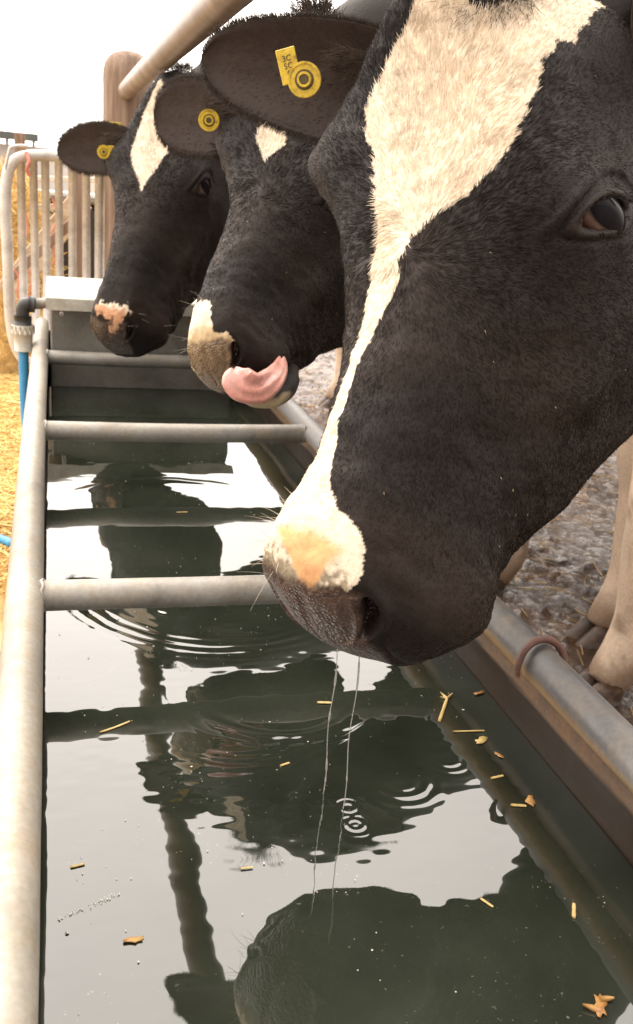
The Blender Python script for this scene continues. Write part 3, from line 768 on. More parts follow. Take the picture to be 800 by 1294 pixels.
def fur_for(name, parent, H, earlist, n, rad, eyes):
    P, U, F, X, N, warp, cols, furless = H
    vis = ((CAM - X) * N).sum(1)
    wgt = np.where(furless > 0.5, 0.0, 1.0) * np.where(U[:, 0] < -4, 0, 1)
    q, W4 = scatter(X, F, n, wgt)
    ip = lambda A: (A[q] * W4).sum(1)
    root = ip(X); nn = ip(N); nn /= np.linalg.norm(nn, axis=1)[:, None]; pt = ip(P)
    # interpolate x, v carefully (v wraps underneath)
    ux = pt[:, 0]; vq = U[q, 1]; vq = np.where((vq.max(1) - vq.min(1) > 0.5)[:, None] & (vq < 0), vq + 1, vq); vv = (vq * W4[..., 0]).sum(1); vv = np.where(vv > 0.5, vv - 1, vv)
    xu = (U[q, 0] * W4[..., 0]).sum(1)
    col, fl, w = head_color(xu, vv, pt, name)
    keep = fl < 0.6
    sw = np.array([22.5, 1.0, 0.0])
    d = pt - sw; r = np.linalg.norm(d[:, :2], axis=1)
    dt = d / (np.linalg.norm(d, axis=1)[:, None] + 1e-6)
    # swirl near the whorl, then backwards to the poll / down and sideways on the face
    ang = np.exp(-r / 3.5) * 1.1
    dx = dt[:, 0] * np.cos(ang) - dt[:, 1] * np.sin(ang); dy = dt[:, 0] * np.sin(ang) + dt[:, 1] * np.cos(ang)
    dt = np.stack([dx, dy, dt[:, 2] * 1.0], -1)
    dt[:, 0] += vnoise(pt, 0.55, 51) * 0.35; dt[:, 1] += vnoise(pt, 0.55, 52) * 0.35; dt[:, 2] += vnoise(pt, 0.55, 53) * 0.35
    # clumping: tufts share a direction
    dt += np.stack([vnoise(pt, 1.8, 61), vnoise(pt, 1.8, 62), vnoise(pt, 1.8, 63)], -1) * 0.30
    dw = dt @ warp.R.T
    dw -= (dw * nn).sum(1)[:, None] * nn; dw /= np.linalg.norm(dw, axis=1)[:, None] + 1e-9
    upper = 1 - sstep(xu, 16, 30)
    L = 0.0029 + 0.0055 * upper * np.exp(-(vv / 0.16) ** 2) + 0.002 * (np.exp(-((r - 2) / 3.0) ** 2))
    L *= 1 - 0.55 * sstep(xu, 40, 46)
    L *= 1 - 0.7 * np.exp(-((xu - 16) / 3.2) ** 2 - ((np.abs(vv) - 0.19) / 0.05) ** 2)
    L *= rng.uniform(0.55, 1.25, len(L))
    lift = 0.15 + 0.09 * rng.normal(size=len(L)) + 0.12 * vnoise(pt, 1.2, 71)
    dr = dw + nn * np.clip(lift, 0.03, 1.2)[:, None] + rng.normal(size=dw.shape) * 0.10
    dr /= np.linalg.norm(dr, axis=1)[:, None]
    tone = np.where(w[:, None], rng.uniform(0.9, 1.1, len(L))[:, None] * (1 + 0.07 * vnoise(pt, 1.8, 61)[:, None]), rng.uniform(0.7, 1.3, len(L))[:, None] * (1 + 0.2 * vnoise(pt, 1.8, 61)[:, None]))
    col = col * tone
    black = (~w)[:, None]
    col = np.where(black, col * 0.95, col)
    ra = np.full(len(L), rad) * rng.uniform(0.7, 1.3, len(L))
    R_, D_, L_, A_, C_ = [root[keep]], [dr[keep]], [L[keep]], [ra[keep]], [col[keep]]
    # poll tuft
    m = int(n * (0.06 if name == 'near' else 0.022))
    tx = rng.uniform(-5, 1.8, m); ty = rng.normal(size=m) * (1.15 if name == 'near' else 1.7) + (1.6 if name == 'near' else 0)
    pr = np.stack([tx, ty, np.full(m, 0.6)], -1)
    dd = np.stack([rng.uniform(0.5, 1.0, m) if name == 'near' else rng.uniform(-0.9, 0.3, m), ty * 0.10 + rng.normal(size=m) * 0.15 + vnoise(pr, 1.2, 5) * 0.35, rng.uniform(0.05, 0.5 if name == 'near' else 0.9, m)], -1) @ warp.R.T
    R_.append(warp(pr)); D_.append(dd / np.linalg.norm(dd, axis=1)[:, None]); L_.append(rng.uniform(0.02, 0.05, m) * (0.5 if name == 'far' else 0.9)); A_.append(np.full(m, rad * 1.1)); C_.append(np.tile([0.028, 0.017, 0.013] if name == 'near' else [0.07, 0.052, 0.044], (m, 1)) * rng.uniform(0.7, 1.5, m)[:, None])
    # specks of chaff and dust caught in the coat
    fl_ = rng.random(len(L_[0])) < 0.00035
    C_[0][fl_] = [0.42, 0.33, 0.17]; A_[0][fl_] *= 1.8; L_[0][fl_] *= 0.8
    # eyelashes along the upper lid
    for (c_, n_, t_, b_, s_) in eyes:
        m = 70; th = rng.uniform(0.15, 0.95, m) * np.pi
        q_ = c_ + n_ * (1.95 + 0.25 * np.sin(th))[:, None] + np.outer(np.cos(th) * 2.05, t_) + np.outer(np.sin(th) * 0.98, b_)
        d_ = (n_ * 0.9 + b_ * 0.25)[None] + np.outer(np.cos(th) * 0.5, t_) + rng.normal(size=(m, 3)) * 0.12
        d_ = d_ @ warp.R.T; d_ /= np.linalg.norm(d_, axis=1)[:, None]
        R_.append(warp(q_)); D_.append(d_); L_.append(rng.uniform(0.008, 0.016, m)); A_.append(np.full(m, 0.00022)); C_.append(np.tile([0.012, 0.008, 0.007], (m, 1)))
    # ears: short fur everywhere, a longer fringe along the rim
    for (V, Fe, UV, fr) in earlist:
        N2 = normals(V, np.array([f for f in Fe if len(f) == 4])); cen = V.mean(0)
        B, ax, Le, wd, nr = fr
        Nf = np.where(((N2 * nr).sum(1) * np.sign(UV[:, 2] + 1e-6) < 0)[:, None], -N2, N2)
        ne = int(n * 0.13)
        q, W4 = scatter(V, Fe, ne, np.where(UV[:, 2] > 0.2, 0.10, 1.0) + 1.3 * (np.abs(UV[:, 1]) > 0.9))
        rt = (V[q] * W4).sum(1); nn = (Nf[q] * W4).sum(1); nn /= np.linalg.norm(nn, axis=1)[:, None] + 1e-9
        uv = (UV[q] * W4).sum(1)
        rim = sstep(np.abs(uv[:, 1]), 0.86, 0.99)
        dd = ax * 0.8 + wd * uv[:, 1:2] * 0.7 + nn * 0.25 + wd * (rim * np.sign(uv[:, 1]) * 0.8)[:, None] + rng.normal(size=rt.shape) * 0.16
        dd /= np.linalg.norm(dd, axis=1)[:, None]
        R_.append(rt); D_.append(dd); L_.append((0.0035 + 0.003 * rim) * rng.uniform(0.6, 1.4, ne)); A_.append(np.full(ne, rad * 0.8))
        C_.append(np.tile([0.046, 0.034, 0.027], (ne, 1)) * rng.uniform(0.7, 1.3, ne)[:, None])
        # long hairs growing out of the hollow near the base
        m = int(n * 0.004)
        tt = rng.uniform(0.02, 0.35, m); ss = rng.uniform(-0.9, -0.2, m)
        rt = B + np.outer(tt * Le, ax) + np.outer(ss * 0.035, wd) - nr * 0.004
        dd = ax * 0.9 + nr * 0.5 + rng.normal(size=(m, 3)) * 0.25; dd /= np.linalg.norm(dd, axis=1)[:, None]
        R_.append(rt); D_.append(dd); L_.append(rng.uniform(0.012, 0.03, m)); A_.append(np.full(m, rad)); C_.append(np.tile([0.09, 0.065, 0.05], (m, 1)))
    # whiskers round the muzzle
    m = 40 if name == 'near' else 14
    wv = rng.uniform(-.22, -.02, m) if name != 'far' else rng.uniform(-.3, .3, m)
    wx = rng.uniform(43, 50.5, m)
    idx = [int(np.argmin((U[:, 0] - a) ** 2 + ((U[:, 1] - b) * 60) ** 2)) for a, b in zip(wx, wv)]
    dd = N[idx] * 0.9 + rng.normal(size=(m, 3)) * 0.35 + warp.R[:, 0] * -0.15; dd /= np.linalg.norm(dd, axis=1)[:, None]
    R_.append(X[idx]); D_.append(dd); L_.append(rng.uniform(0.012, 0.032, m)); A_.append(np.full(m, 0.00018)); C_.append(np.tile([0.55, 0.47, 0.36], (m, 1)))
    o = hair_object('fur', np.concatenate(R_), np.concatenate(D_), np.concatenate(L_), np.concatenate(A_), np.concatenate(C_), parent)
    o['kind'] = 'stuff'
    return o

def eyeball(parent, warp, e, r_cm=1.75):
    c, n, tt, bb, s = e
    nu_, nv_ = 28, 40
    u = np.linspace(0, np.pi, nu_); v = np.arange(nv_) / nv_ * 2 * np.pi
    cu, cv = np.meshgrid(u, v, indexing='ij')
    # pole along the gaze
    gaze = unit(n - 0.50 * tt + 0.10 * bb)
    t2 = unit(tt - tt.dot(gaze) * gaze); b2 = np.cross(gaze, t2)
    rr = r_cm * (1 + 0.05 * np.exp(-(cu / 0.5) ** 2))
    Q = c + rr[..., None] * (np.cos(cu)[..., None] * gaze + (np.sin(cu) * np.cos(cv))[..., None] * t2 + (np.sin(cu) * np.sin(cv))[..., None] * b2)
    Q = Q.reshape(-1, 3); X = warp(Q)
    th = cu.ravel(); al = (Q - c) @ tt
    iris = 1 - sstep(th, 0.86, 0.98); pup = 1 - sstep(np.hypot((Q - c) @ t2 / 0.95, (Q - c) @ b2 / 0.5), 0.8, 1.0)
    sclera = np.array([0.20, 0.125, 0.10]); c_ = np.tile(sclera, (len(Q), 1)) * (1 + 0.3 * vnoise(Q, 2.5, 2)[:, None])
    dk_ = (1 - sstep(al, 0.0, 0.5))[:, None]; c_ = c_ * (1 - dk_) + np.array([0.02, 0.013, 0.011]) * dk_
    red = sstep(al, 1.15, 1.7)[:, None]; c_ = c_ * (1 - red) + np.array([0.30, 0.05, 0.035]) * red
    c_ = c_ * (1 - iris[:, None]) + np.array([0.012, 0.010, 0.012]) * iris[:, None]
    F = grid_faces(nu_, nv_, True)
    o = mesh('eye', X, F.tolist(), M_eye, parent, cols=c_)
    return o

def disc_geo(c, n, u, r0, r1, h, seg=32):
    w_ = np.cross(n, u); a = np.arange(seg) / seg * 2 * np.pi
    ring = lambda r, z: c + np.outer(np.cos(a) * r, u) + np.outer(np.sin(a) * r, w_) + n * z
    V = np.concatenate([ring(r0, 0), ring(r0, h), ring(r1, h), ring(r1, 0)]); k = np.arange(seg); k2 = (k + 1) % seg
    F = []
    for j in range(4):
        a_, b_ = j * seg, ((j + 1) % 4) * seg
        F += [(a_ + p, a_ + q, b_ + q, b_ + p) for p, q in zip(k, k2)]
    return V, F

def ear_tag(parent, P, n, u, R0, flag=None, ink=True):
    """round button tag with raised rings; flag = rectangular leaf with print behind it"""
    n = unit(n); u = unit(np.array(u) - np.dot(u, n) * n); w_ = np.cross(n, u)
    mb = MB(); V, F = disc_geo(P, n, u, 0.0005, R0, 0.002); mb.add(V, F)
    V, F = disc_geo(P + n * 0.002, n, u, R0 * 0.86, R0 * 0.97, 0.0008); mb.add(V, F)
    V, F = disc_geo(P + n * 0.002, n, u, R0 * 0.28, R0 * 0.42, 0.004); mb.add(V, F)
    t = mb.make('ear_tag', M_yellow, parent, smooth=False)
    mb = MB(); V, F = disc_geo(P + n * 0.002, n, u, R0 * 0.45, R0 * 0.56, 0.0006); mb.add(V, F)
    V, F = disc_geo(P + n * 0.002, n, u, 0.0002, R0 * 0.24, 0.0035); mb.add(V, F)
    mb.make('button_recess', M_ink, t, smooth=False)
    if flag:
        cen, wx, hy, chars = flag
        c = P + u * cen[0] + w_ * cen[1] - n * 0.0012
        Rm = np.stack([u, w_, n], 1)
        mb = MB(); mb.box(c, (wx, hy, 0.0016), R=Rm, bev=0.0006); lf = mb.make('tag_leaf', M_yellow, t, smooth=False)
        if chars:
            cu = bpy.data.curves.new('tag_print', 'FONT'); cu.body = chars; cu.size = 0.0075; cu.extrude = 0.0002; cu.align_x = 'CENTER'; cu.align_y = 'CENTER'; cu.space_line = 0.9
            tmp = bpy.data.objects.new('tmp', cu); COL.objects.link(tmp)
            me = bpy.data.meshes.new_from_object(tmp.evaluated_get(bpy.context.evaluated_depsgraph_get())); bpy.data.objects.remove(tmp)
            VV = np.zeros(len(me.vertices) * 3); me.vertices.foreach_get('co', VV); VV = VV.reshape(-1, 3)
            X = c + n * 0.0011 + np.outer(VV[:, 0], u) + np.outer(VV[:, 1], w_) + np.outer(VV[:, 2], n)
            mesh('tag_print', X, [tuple(p.vertices) for p in me.polygons], M_ink, lf, smooth=False)
    return t

def build_cow(name, label, hoofs, yaw, front, nu, nv, ears, nfur, frad, head=True):
    root = empty('cow', (front[0], front[1], 0.0))
    tag(root, label, 'cow', 'cows lined up at the drinking trough')
    c = COWS[name]
    warp = Warp(c['rv'], c['tr'], c['sc'], c['pairs'])
    P, U, F, mask, eyes = head_geo(nu, nv)
    X = warp(P); N = normals(X, F)
    if ((X - X.mean(0)) * N).sum() < 0: N = -N; F = F[:, ::-1]
    cols, furless, w = head_color(U[:, 0], U[:, 1], P, name)
    for s in (1, -1):
        lid = mask['lid%d' % s][:, None]; cols = cols * (1 - lid * 0.7) + np.array([0.026, 0.018, 0.015]) * lid * 0.7
        op = np.clip(mask['open%d' % s] * 2, 0, 1)[:, None]; cols = cols * (1 - op) + np.array([0.03, 0.015, 0.012]) * op
    nos = mask['nos'][:, None]; cols = cols * (1 - nos) + np.array([0.02, 0.009, 0.007]) * nos
    furless = np.maximum(furless, np.maximum(mask['nos'], np.maximum(mask['open1'], mask['open-1'])))
    furless = np.maximum(furless, (mask['lid1'] > 0.8) | (mask['lid-1'] > 0.8))
    H = (P, U, F, X, N, warp, cols, furless)
    wet = np.clip(padmask(U[:, 0], U[:, 1], P) + mask['nos'], 0, 1)
    VV = [X]; FF = F.tolist(); CC = [np.c_[cols, 1 - wet]]; n = len(X)
    earl = []
    for e in ears:
        V, Fe, UV, fr = ear_geo(**e)
        if e.get('cup', 1) is None: pass
        earl.append((V, Fe, UV, fr))
        # the other ear, hanging a little further back
        B2, T2, K2 = warp.rigid(np.array([[-1, 7.5, -4.5], [-7, 25, -9], [2.0, 16, -3]], float))
        V2, F2, UV2, fr2 = ear_geo(B2, T2, warp.R @ np.array([0.75, 0.3, -0.6]), warp.R @ np.array([0.6, 0.1, 0.75]), e['wmax'] * 0.95, 0.35)
        earl.append((V2, F2, UV2, fr2))
    for V, Fe, UV, fr in earl:
        ce = np.tile([0.024, 0.0165, 0.0135], (len(V), 1)) * (1 + 0.25 * vnoise(V, 60, 4)[:, None])
        inner = np.clip(UV[:, 2], 0, 1)[:, None]; ce = ce * (1 - inner * 0.35) + np.array([0.058, 0.036, 0.026]) * inner * 0.35
        VV.append(V); FF += [tuple(int(k) + n for k in f) for f in Fe]; CC.append(ce); n += len(V)
    if name == 'middle':      # dropped lower jaw under the tongue
        jp = smooth_path([at(356, 436, 1.40), at(366, 466, 1.335), at(365, 488, 1.275), at(347, 502, 1.235), at(322, 501, 1.21), at(300, 493, 1.205)], 36)
        T_ = np.gradient(jp, axis=0); stn = []
        ra = np.interp(np.linspace(0, 1, 36), [0, .3, .55, .8, .95, 1], [.012, .0125, .0130, .0135, .011, .003])
        for k in range(36):
            t_ = unit(T_[k]); a_ = unit(np.cross(t_, unit(CAM - jp[k]))); stn.append((jp[k], ra[k], ra[k] * 1.2, a_, np.cross(t_, a_)))
        V, Fj = loft(stn, 36); V = V + vnoise(V, 60, 3)[:, None] * 0.0012
        sc_ = np.repeat(np.linspace(0, 1, 36), 36); up_ = np.tile(np.cos(np.linspace(0, 2 * np.pi, 36, endpoint=False)), 36)
        if np.dot(stn[18][3], CR[:, 1]) < 0: up_ = -up_
        dk = np.clip(sstep(up_ + 0.3 * vnoise(V, 70, 9), -0.25, 0.2) + (1 - sstep(sc_ + 0.08 * vnoise(V, 60, 8), 0.46, 0.60)), 0, 1)[:, None]
        ce = CREAM * 0.95 * (1 + 0.2 * vnoise(V, 90, 2)[:, None]); ce = ce * (1 - dk) + np.array([0.012, 0.009, 0.0075]) * dk * (1 + 0.6 * vnoise(V, 120, 19)[:, None])
        VV.append(V); FF += [tuple(int(q_) + n for q_ in f) for f in Fj]; CC.append(ce); n += len(V)
    bV, bF, bC, _ = body_geo(name, None, warp, hoofs, yaw, front)
    VV.append(bV); FF += [tuple(int(k) + n for k in f) for f in bF]; CC.append(bC)
    CC = [c_ if c_.shape[1] == 4 else np.c_[c_, np.ones(len(c_))] for c_ in CC]
    o = mesh('body', np.concatenate(VV), FF, M_hide, root, cols=np.concatenate(CC))
    for hx, hy in hoofs:
        for s in (-1, 1):
            stn = []
            for z, a, b, dx in ((0.056, .030, .020, 0.0), (0.042, .036, .023, -0.012), (0.02, .046, .026, -0.026), (0.0, .056, .029, -0.036)):
                stn.append((np.array([hx - 0.035 + dx * 1.0, hy + s * 0.027, z]), a, b, np.array([1., 0, 0]), np.array([0, 1., 0])))
            V, Fh = loft(stn, 20); V = V + vnoise(V, 60, 2)[:, None] * 0.002
            mesh('hoof', V, Fh, M_hoof, root)
    for e in eyes: eyeball(root, warp, e)
    # lashes live in the fur
    fur_for(name, root, H, earl, nfur, frad, eyes)
    return root, warp, earl, H

# ================================================================== THE SETTING
def sheet(name, x0, x1, y0, y1, nx, ny, zf, mat, kind='structure'):
    x = np.linspace(x0, x1, nx); y = np.linspace(y0, y1, ny)
    X, Y = np.meshgrid(x, y, indexing='ij'); P = np.stack([X.ravel(), Y.ravel(), np.zeros(X.size)], -1)
    P[:, 2] = zf(P)
    o = mesh(name, P, grid_faces(nx, ny).tolist(), mat)
    o['kind'] = kind
    return o

m_earth = basic('yard_earth', [(0.3, (0.10, 0.07, 0.045)), (0.5, (0.17, 0.12, 0.075)), (0.75, (0.26, 0.19, 0.12))], 3, 0.85, 0, 0.6, 0.03)
sheet('ground', -150, 150, -60, 400, 60, 90, lambda P: np.full(len(P), -0.02), m_earth)

# wet, trampled yard under the cows
m_mud, t, b = newmat('wet_mud')
n1, r1 = noise_col(t, 5, [(0.3, (0.03, 0.014, 0.007)), (0.55, (0.095, 0.047, 0.022)), (0.75, (0.21, 0.115, 0.055))], detail=10, rough=0.65)
t.links.new(r1.outputs[0], b.inputs['Base Color'])
n2, r2 = noise_col(t, 11, [(0.45, (0.035,) * 3), (0.70, (0.22,) * 3)], detail=8)
b.inputs['IOR'].default_value = 1.45
t.links.new(r2.outputs[0], b.inputs['Roughness'])
b.inputs['Specular IOR Level'].default_value = 0.32
n3, r3 = noise_col(t, 60, [(0.3, (0, 0, 0)), (0.7, (1, 1, 1))], detail=9, rough=0.7, dist=0.8)
bump(t, b, n3.outputs['Fac'], 0.95, 0.02)
def mudz(P):
    z = 0.014 * vnoise(P, 3.0, 1) + 0.008 * vnoise(P, 10.0, 2) + 0.007 * vnoise(P, 25, 3) + 0.006 * vnoise(P, 55, 4)
    return np.maximum(z, -0.004 + 0.004 * vnoise(P, 50, 8)) + 0.004
sheet('mud_ground', 0.50, 4.6, 0.7, 7.5, 330, 540, mudz, m_mud)

m_litter, t, b = newmat('straw_litter')
n1, r1 = noise_col(t, 14, [(0.28, (0.16, 0.09, 0.035)), (0.5, (0.52, 0.34, 0.12)), (0.75, (0.78, 0.58, 0.27))], detail=9, rough=0.7, stretch=(1, 0.5, 1))
t.links.new(r1.outputs[0], b.inputs['Base Color']); b.inputs['Roughness'].default_value = 0.75
bump(t, b, n1.outputs['Fac'], 0.8, 0.02)
def litz(P): return 0.02 + 0.02 * vnoise(P, 3, 11) + 0.012 * vnoise(P, 9, 12) + 0.004
sheet('straw_ground', -2.6, 0.50, 1.9, 8.0, 160, 400, litz, m_litter)
m_soil = basic('bare_soil', [(0.3, (0.10, 0.055, 0.035)), (0.7, (0.24, 0.15, 0.10))], 9, 0.9, 0, 0.6, 0.02)
sheet('bare_ground', -2.6, 0.50, -0.5, 2.6, 120, 160, lambda P: 0.014 + 0.014 * vnoise(P, 6, 14) - 0.06 * sstep(P[:, 1], 2.1, 2.5), m_soil)

def straw_curves(name, n, posf, lens, rad, label=None, cat=None, col=((.55, .34, .10), (.86, .66, .30)), lift=0.12, mat=None):
    k = np.arange(3) / 2
    root = posf(n); a = rng.uniform(0, 2 * np.pi, n)
    d = np.stack([np.cos(a), np.sin(a), rng.normal(size=n) * lift], -1)
    L = rng.uniform(*lens, n)
    P = root[:, None] + d[:, None] * (L[:, None] * (k - 0.5))[..., None] + rng.normal(size=(n, 1, 3)) * (L[:, None] * (k - .5) ** 2 * 0.25)[..., None] * [1, 1, 0.3]
    hc_ = bpy.data.hair_curves.new(name); hc_.add_curves([3] * n)
    hc_.position_data.foreach_set('vector', P.astype(np.float32).ravel())
    ra = hc_.attributes.get('radius') or hc_.attributes.new('radius', 'FLOAT', 'POINT')
    ra.data.foreach_set('value', np.repeat(rad * rng.uniform(.6, 1.3, n), 3).astype(np.float32))
    ca = hc_.attributes.new('Col', 'FLOAT_COLOR', 'CURVE'); c4 = np.ones((n, 4), np.float32)
    f = rng.random(n)[:, None]; c4[:, :3] = np.array(col[0]) * (1 - f) + np.array(col[1]) * f
    ca.data.foreach_set('color', c4.ravel()); hc_.materials.append(M_fur)
    o = bpy.data.objects.new(name, hc_); COL.objects.link(o)
    tag(o, label, cat, None, 'stuff'); return o
def pf(x0, x1, y0, y1, zf, dz=0.012):
    def f(n):
        p = np.stack([rng.uniform(x0, x1, n), rng.uniform(y0, y1, n), np.zeros(n)], -1); p[:, 2] = zf(p) + rng.uniform(0, dz, n); return p
    return f
straw_curves('loose_straw', 24000, pf(-1.3, 0.1, 2.2, 6.5, litz), (0.04, 0.16), 0.0016, 'loose golden straw spread over the ground left of the trough', 'straw')
straw_curves('scattered_straw', 700, pf(-0.6, -0.16, 0.4, 2.4, lambda P: 0.02 + 0 * P[:, 0]), (0.03, 0.10), 0.0013, 'thin scatter of straw on the bare soil beside the near trough rim', 'straw')
straw_curves('trodden_straw', 1500, pf(0.6, 2.6, 1.2, 5.5, lambda P: mudz(P) + 0.002), (0.02, 0.09), 0.0014, 'bits of straw trodden into the wet mud below the cows', 'straw', col=((.20, .12, .05), (.55, .38, .17)), lift=0.15)

# lumps of muck in the mud
V = []; F = []; nn_ = 0
for i in range(90):
    p = np.array([rng.uniform(0.9, 2.9), rng.uniform(1.4, 5.2), 0.0]); s_ = rng.uniform(0.012, 0.05)
    u = np.linspace(0.0, np.pi, 7); v = np.arange(10) / 10 * 2 * np.pi
    cu, cv = np.meshgrid(u, v, indexing='ij')
    q = np.stack([np.sin(cu) * np.cos(cv) * rng.uniform(.8, 1.5), np.sin(cu) * np.sin(cv) * rng.uniform(.8, 1.5), np.cos(cu) * 0.22], -1).reshape(-1, 3) * s_
    q = q * (1 + 0.55 * vnoise(q, 70, i))[:, None] + p; q[:, 2] += mudz(p[None])[0]
    V.append(q); F += [tuple(int(k) + nn_ for k in f) for f in grid_faces(7, 10, True)]; nn_ += len(q)
m_clod = basic('muck_clods', [(0.3, (0.03, 0.016, 0.008)), (0.55, (0.09, 0.05, 0.022)), (0.8, (0.18, 0.11, 0.05))], 50, 0.45, 0, 0.6, 0.006)
tag(mesh('muck_lumps', np.concatenate(V), F, m_clod), 'brown lumps of muck strewn through the wet mud behind the trough', 'muck', None, 'stuff')

# ================================================================== THE TROUGH
TY0, TY1 = -0.35, 2.80
tr = empty('water_trough', (0.2175, 1.2, 0.0))
tag(tr, 'long galvanised steel water trough with tubular rim and cross bars, full of dark water', 'trough')
ys = np.linspace(TY0, TY1, 64)
lx = RX0 + 0.0015 * np.sin(ys * 3.1)
mb = MB(); mb.tube(np.stack([lx, ys, np.full(64, ZR)], -1), 0.0195, 28, wob=0.004); mb.make('rim_tube', M_rimL, tr)
rx = RX1 + 0.002 * np.sin(ys * 2.3 + 1)
mb = MB(); mb.tube(np.stack([rx, ys, np.full(64, ZR)], -1), 0.0200, 28, wob=0.006); mb.make('rim_tube', M_rimR, tr)['label'] = 'stained right rim tube of the trough'
for yb in (0.27, 0.945, 1.627, 2.305):
    xs = np.linspace(RX0 + 0.012, RX1 - 0.012, 30)
    mb = MB(); mb.tube(np.stack([xs, np.full(30, yb) + 0.001 * np.sin(xs * 9 + yb), np.full(30, ZR - 0.001) - 0.002 * np.sin((xs - RX0) / 0.5 * np.pi)], -1), 0.0168, 24, wob=0.004)
    # weld beads at both ends
    for xe, sg in ((RX0 + 0.0185, 1), (RX1 - 0.0205, -1)):
        a = np.linspace(0, 2 * np.pi, 25)
        mb.tube(np.stack([np.full(25, xe) + 0.0012 * np.sin(a * 7), yb + 0.0175 * np.cos(a), ZR - 0.001 + 0.0168 * np.sin(a)], -1), 0.0019, 8, caps=False)
    mb.make('cross_bar', M_bar, tr)
# basin: pressed sheet, walls curve into the bottom
prof = [(-0.030, 0.583), (-0.021, 0.574), (-0.018, 0.54), (-0.014, 0.50), (0.0, 0.40), (0.03, 0.30), (0.09, 0.23), (0.2175, 0.215), (0.345, 0.23), (0.405, 0.30), (0.446, 0.40), (0.462, 0.47), (0.466, 0.50), (0.4655, 0.54), (0.462, 0.566), (0.466, 0.583)]
pp = smooth_path([(a, 0, c) for a, c in prof], 70)
off = pp + np.array([0, 0, 0.0]); cen = np.array([0.2175, 0, 0.5])
def ringsec(y):
    inner = pp.copy(); outer = pp + (pp - cen) / np.linalg.norm(pp - cen, axis=1)[:, None] * 0.003
    r = np.concatenate([inner, outer[::-1]]); r[:, 1] = y; return r
yy = np.linspace(TY0 + 0.005, TY1 - 0.005, 120)
V = []
for y in yy:
    r = ringsec(y); r[:, 0] += 0.0012 * math.sin(y * 5.1) + 0.0006 * math.sin(y * 17); V.append(r)
V = np.concatenate(V); F = grid_faces(len(yy), 140, True).tolist()
mesh('basin', V, F, M_wall, tr)
mb = MB()
for ye in (TY0, TY1):
    P = pp.copy(); Vp = []
    for dy in (0, 0.004): q = P.copy(); q[:, 1] = ye + dy * (1 if ye < 0 else -1); Vp.append(q)
    n_ = len(P)
    mb = MB(); mb.add(np.concatenate(Vp), [list(range(n_)), list(range(n_, 2 * n_))[::-1]] + [(k, k + 1, n_ + k + 1, n_ + k) for k in range(n_ - 1)] + [(n_ - 1, 0, n_, 2 * n_ - 1)])
    mb.make('end_plate', M_wall, tr, smooth=False)
for yl in (0.1, 1.2, 2.4):
    mb = MB()
    for sx in (-1, 1):
        mb.tube([(0.2175 + sx * 0.17, yl, 0.30), (0.2175 + sx * 0.20, yl, 0.0)], 0.017, 12)
    mb.tube([(0.2175 - 0.2, yl, 0.06), (0.2175 + 0.2, yl, 0.06)], 0.012, 10)
    mb.make('leg_frame', M_bar, tr)
# valve box across the far end, with a lipped lid
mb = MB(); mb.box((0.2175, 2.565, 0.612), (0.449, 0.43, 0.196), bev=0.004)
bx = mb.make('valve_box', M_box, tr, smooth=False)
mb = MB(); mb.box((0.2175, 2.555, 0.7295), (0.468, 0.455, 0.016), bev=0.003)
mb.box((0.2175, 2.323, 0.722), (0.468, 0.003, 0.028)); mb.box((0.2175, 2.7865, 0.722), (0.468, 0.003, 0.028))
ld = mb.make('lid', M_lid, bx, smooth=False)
for x in (0.02, 0.42):
    mb = MB(); V, F = disc_geo(np.array([x, 2.3215, 0.70]), np.array([0, -1., 0]), np.array([1., 0, 0]), 0.0005, 0.006, 0.004, 12); mb.add(V, F); mb.make('bolt', M_bar, bx)

# water
def wave(P):
    x, y = P[:, 0], P[:, 1]; z = np.zeros(len(P))
    def ring(px, py, r0, wdt, lam, A, a0=None, a1=None):
        c = onz(px, py, ZW); dx, dy = x - c[0], y - c[1]; r = np.hypot(dx, dy)
        rq = r + 0.0025 * vnoise(P, 28, 91) * min(1, r0 / 0.05)
        g = np.exp(-((rq - r0) / wdt) ** 2) * np.cos(2 * np.pi * (rq - r0) / lam) * A * (1 if r0 < .01 else (0.85 + 0.35 * vnoise(P, 20, 92)))
        if a0 is not None:
            an = np.degrees(np.arctan2(dy, dx)); d = (an - a0 + 180) % 360 - 180; g = g * np.exp(-(d / a1) ** 2)
        return g
    z += ring(440, 1020, 0.006, 0.006, 0.0075, 0.00020)
    z += ring(449, 1042, 0.007, 0.006, 0.0075, 0.00020)
    z += ring(345, 868, 0.095, 0.012, 0.026, 0.00060, -95, 62) + ring(345, 868, 0.115, 0.007, 0.010, 0.00010, -95, 62)
    z += ring(505, 985, 0.026, 0.013, 0.0135, 0.00017, -60, 80)
    z += ring(565, 960, 0.010, 0.016, 0.010, 0.00009, -90, 80)
    cA, cB = onz(275, 735, ZW), onz(235, 812, ZW)
    z += ring(275, 735, float(np.hypot(*(cA - cB)[:2])), 0.024, 0.016, 0.00017, math.degrees(math.atan2(cB[1] - cA[1], cB[0] - cA[0])) - 8, 42)
    z += ring(300, 900, 0.085, 0.022, 0.014, 0.00022, -80, 32)
    z += ring(220, 655, 0.20, 0.02, 0.05, 0.0004, 90, 60)
    z += ring(165, 475, 0.0, 0.04, 0.03, 0.0003)
    amp = np.exp(-((y - 0.72) / 0.17) ** 2) * 0.6 + 0.22
    z += (0.00026 * vnoise(P * [1, 0.8, 1], 24, 81) + 0.00012 * vnoise(P * [.8, 1.6, 1], 70, 82) + 0.0007 * vnoise(P, 9, 83)) * amp
    z += 0.00035 * vnoise(P, 14, 84) * sstep(y, 0.9, 1.3)
    return ZW + z
yv = [TY0 + 0.006]
while yv[-1] < 2.345: yv.append(yv[-1] + 0.0016 * max(1, yv[-1] / 0.75))
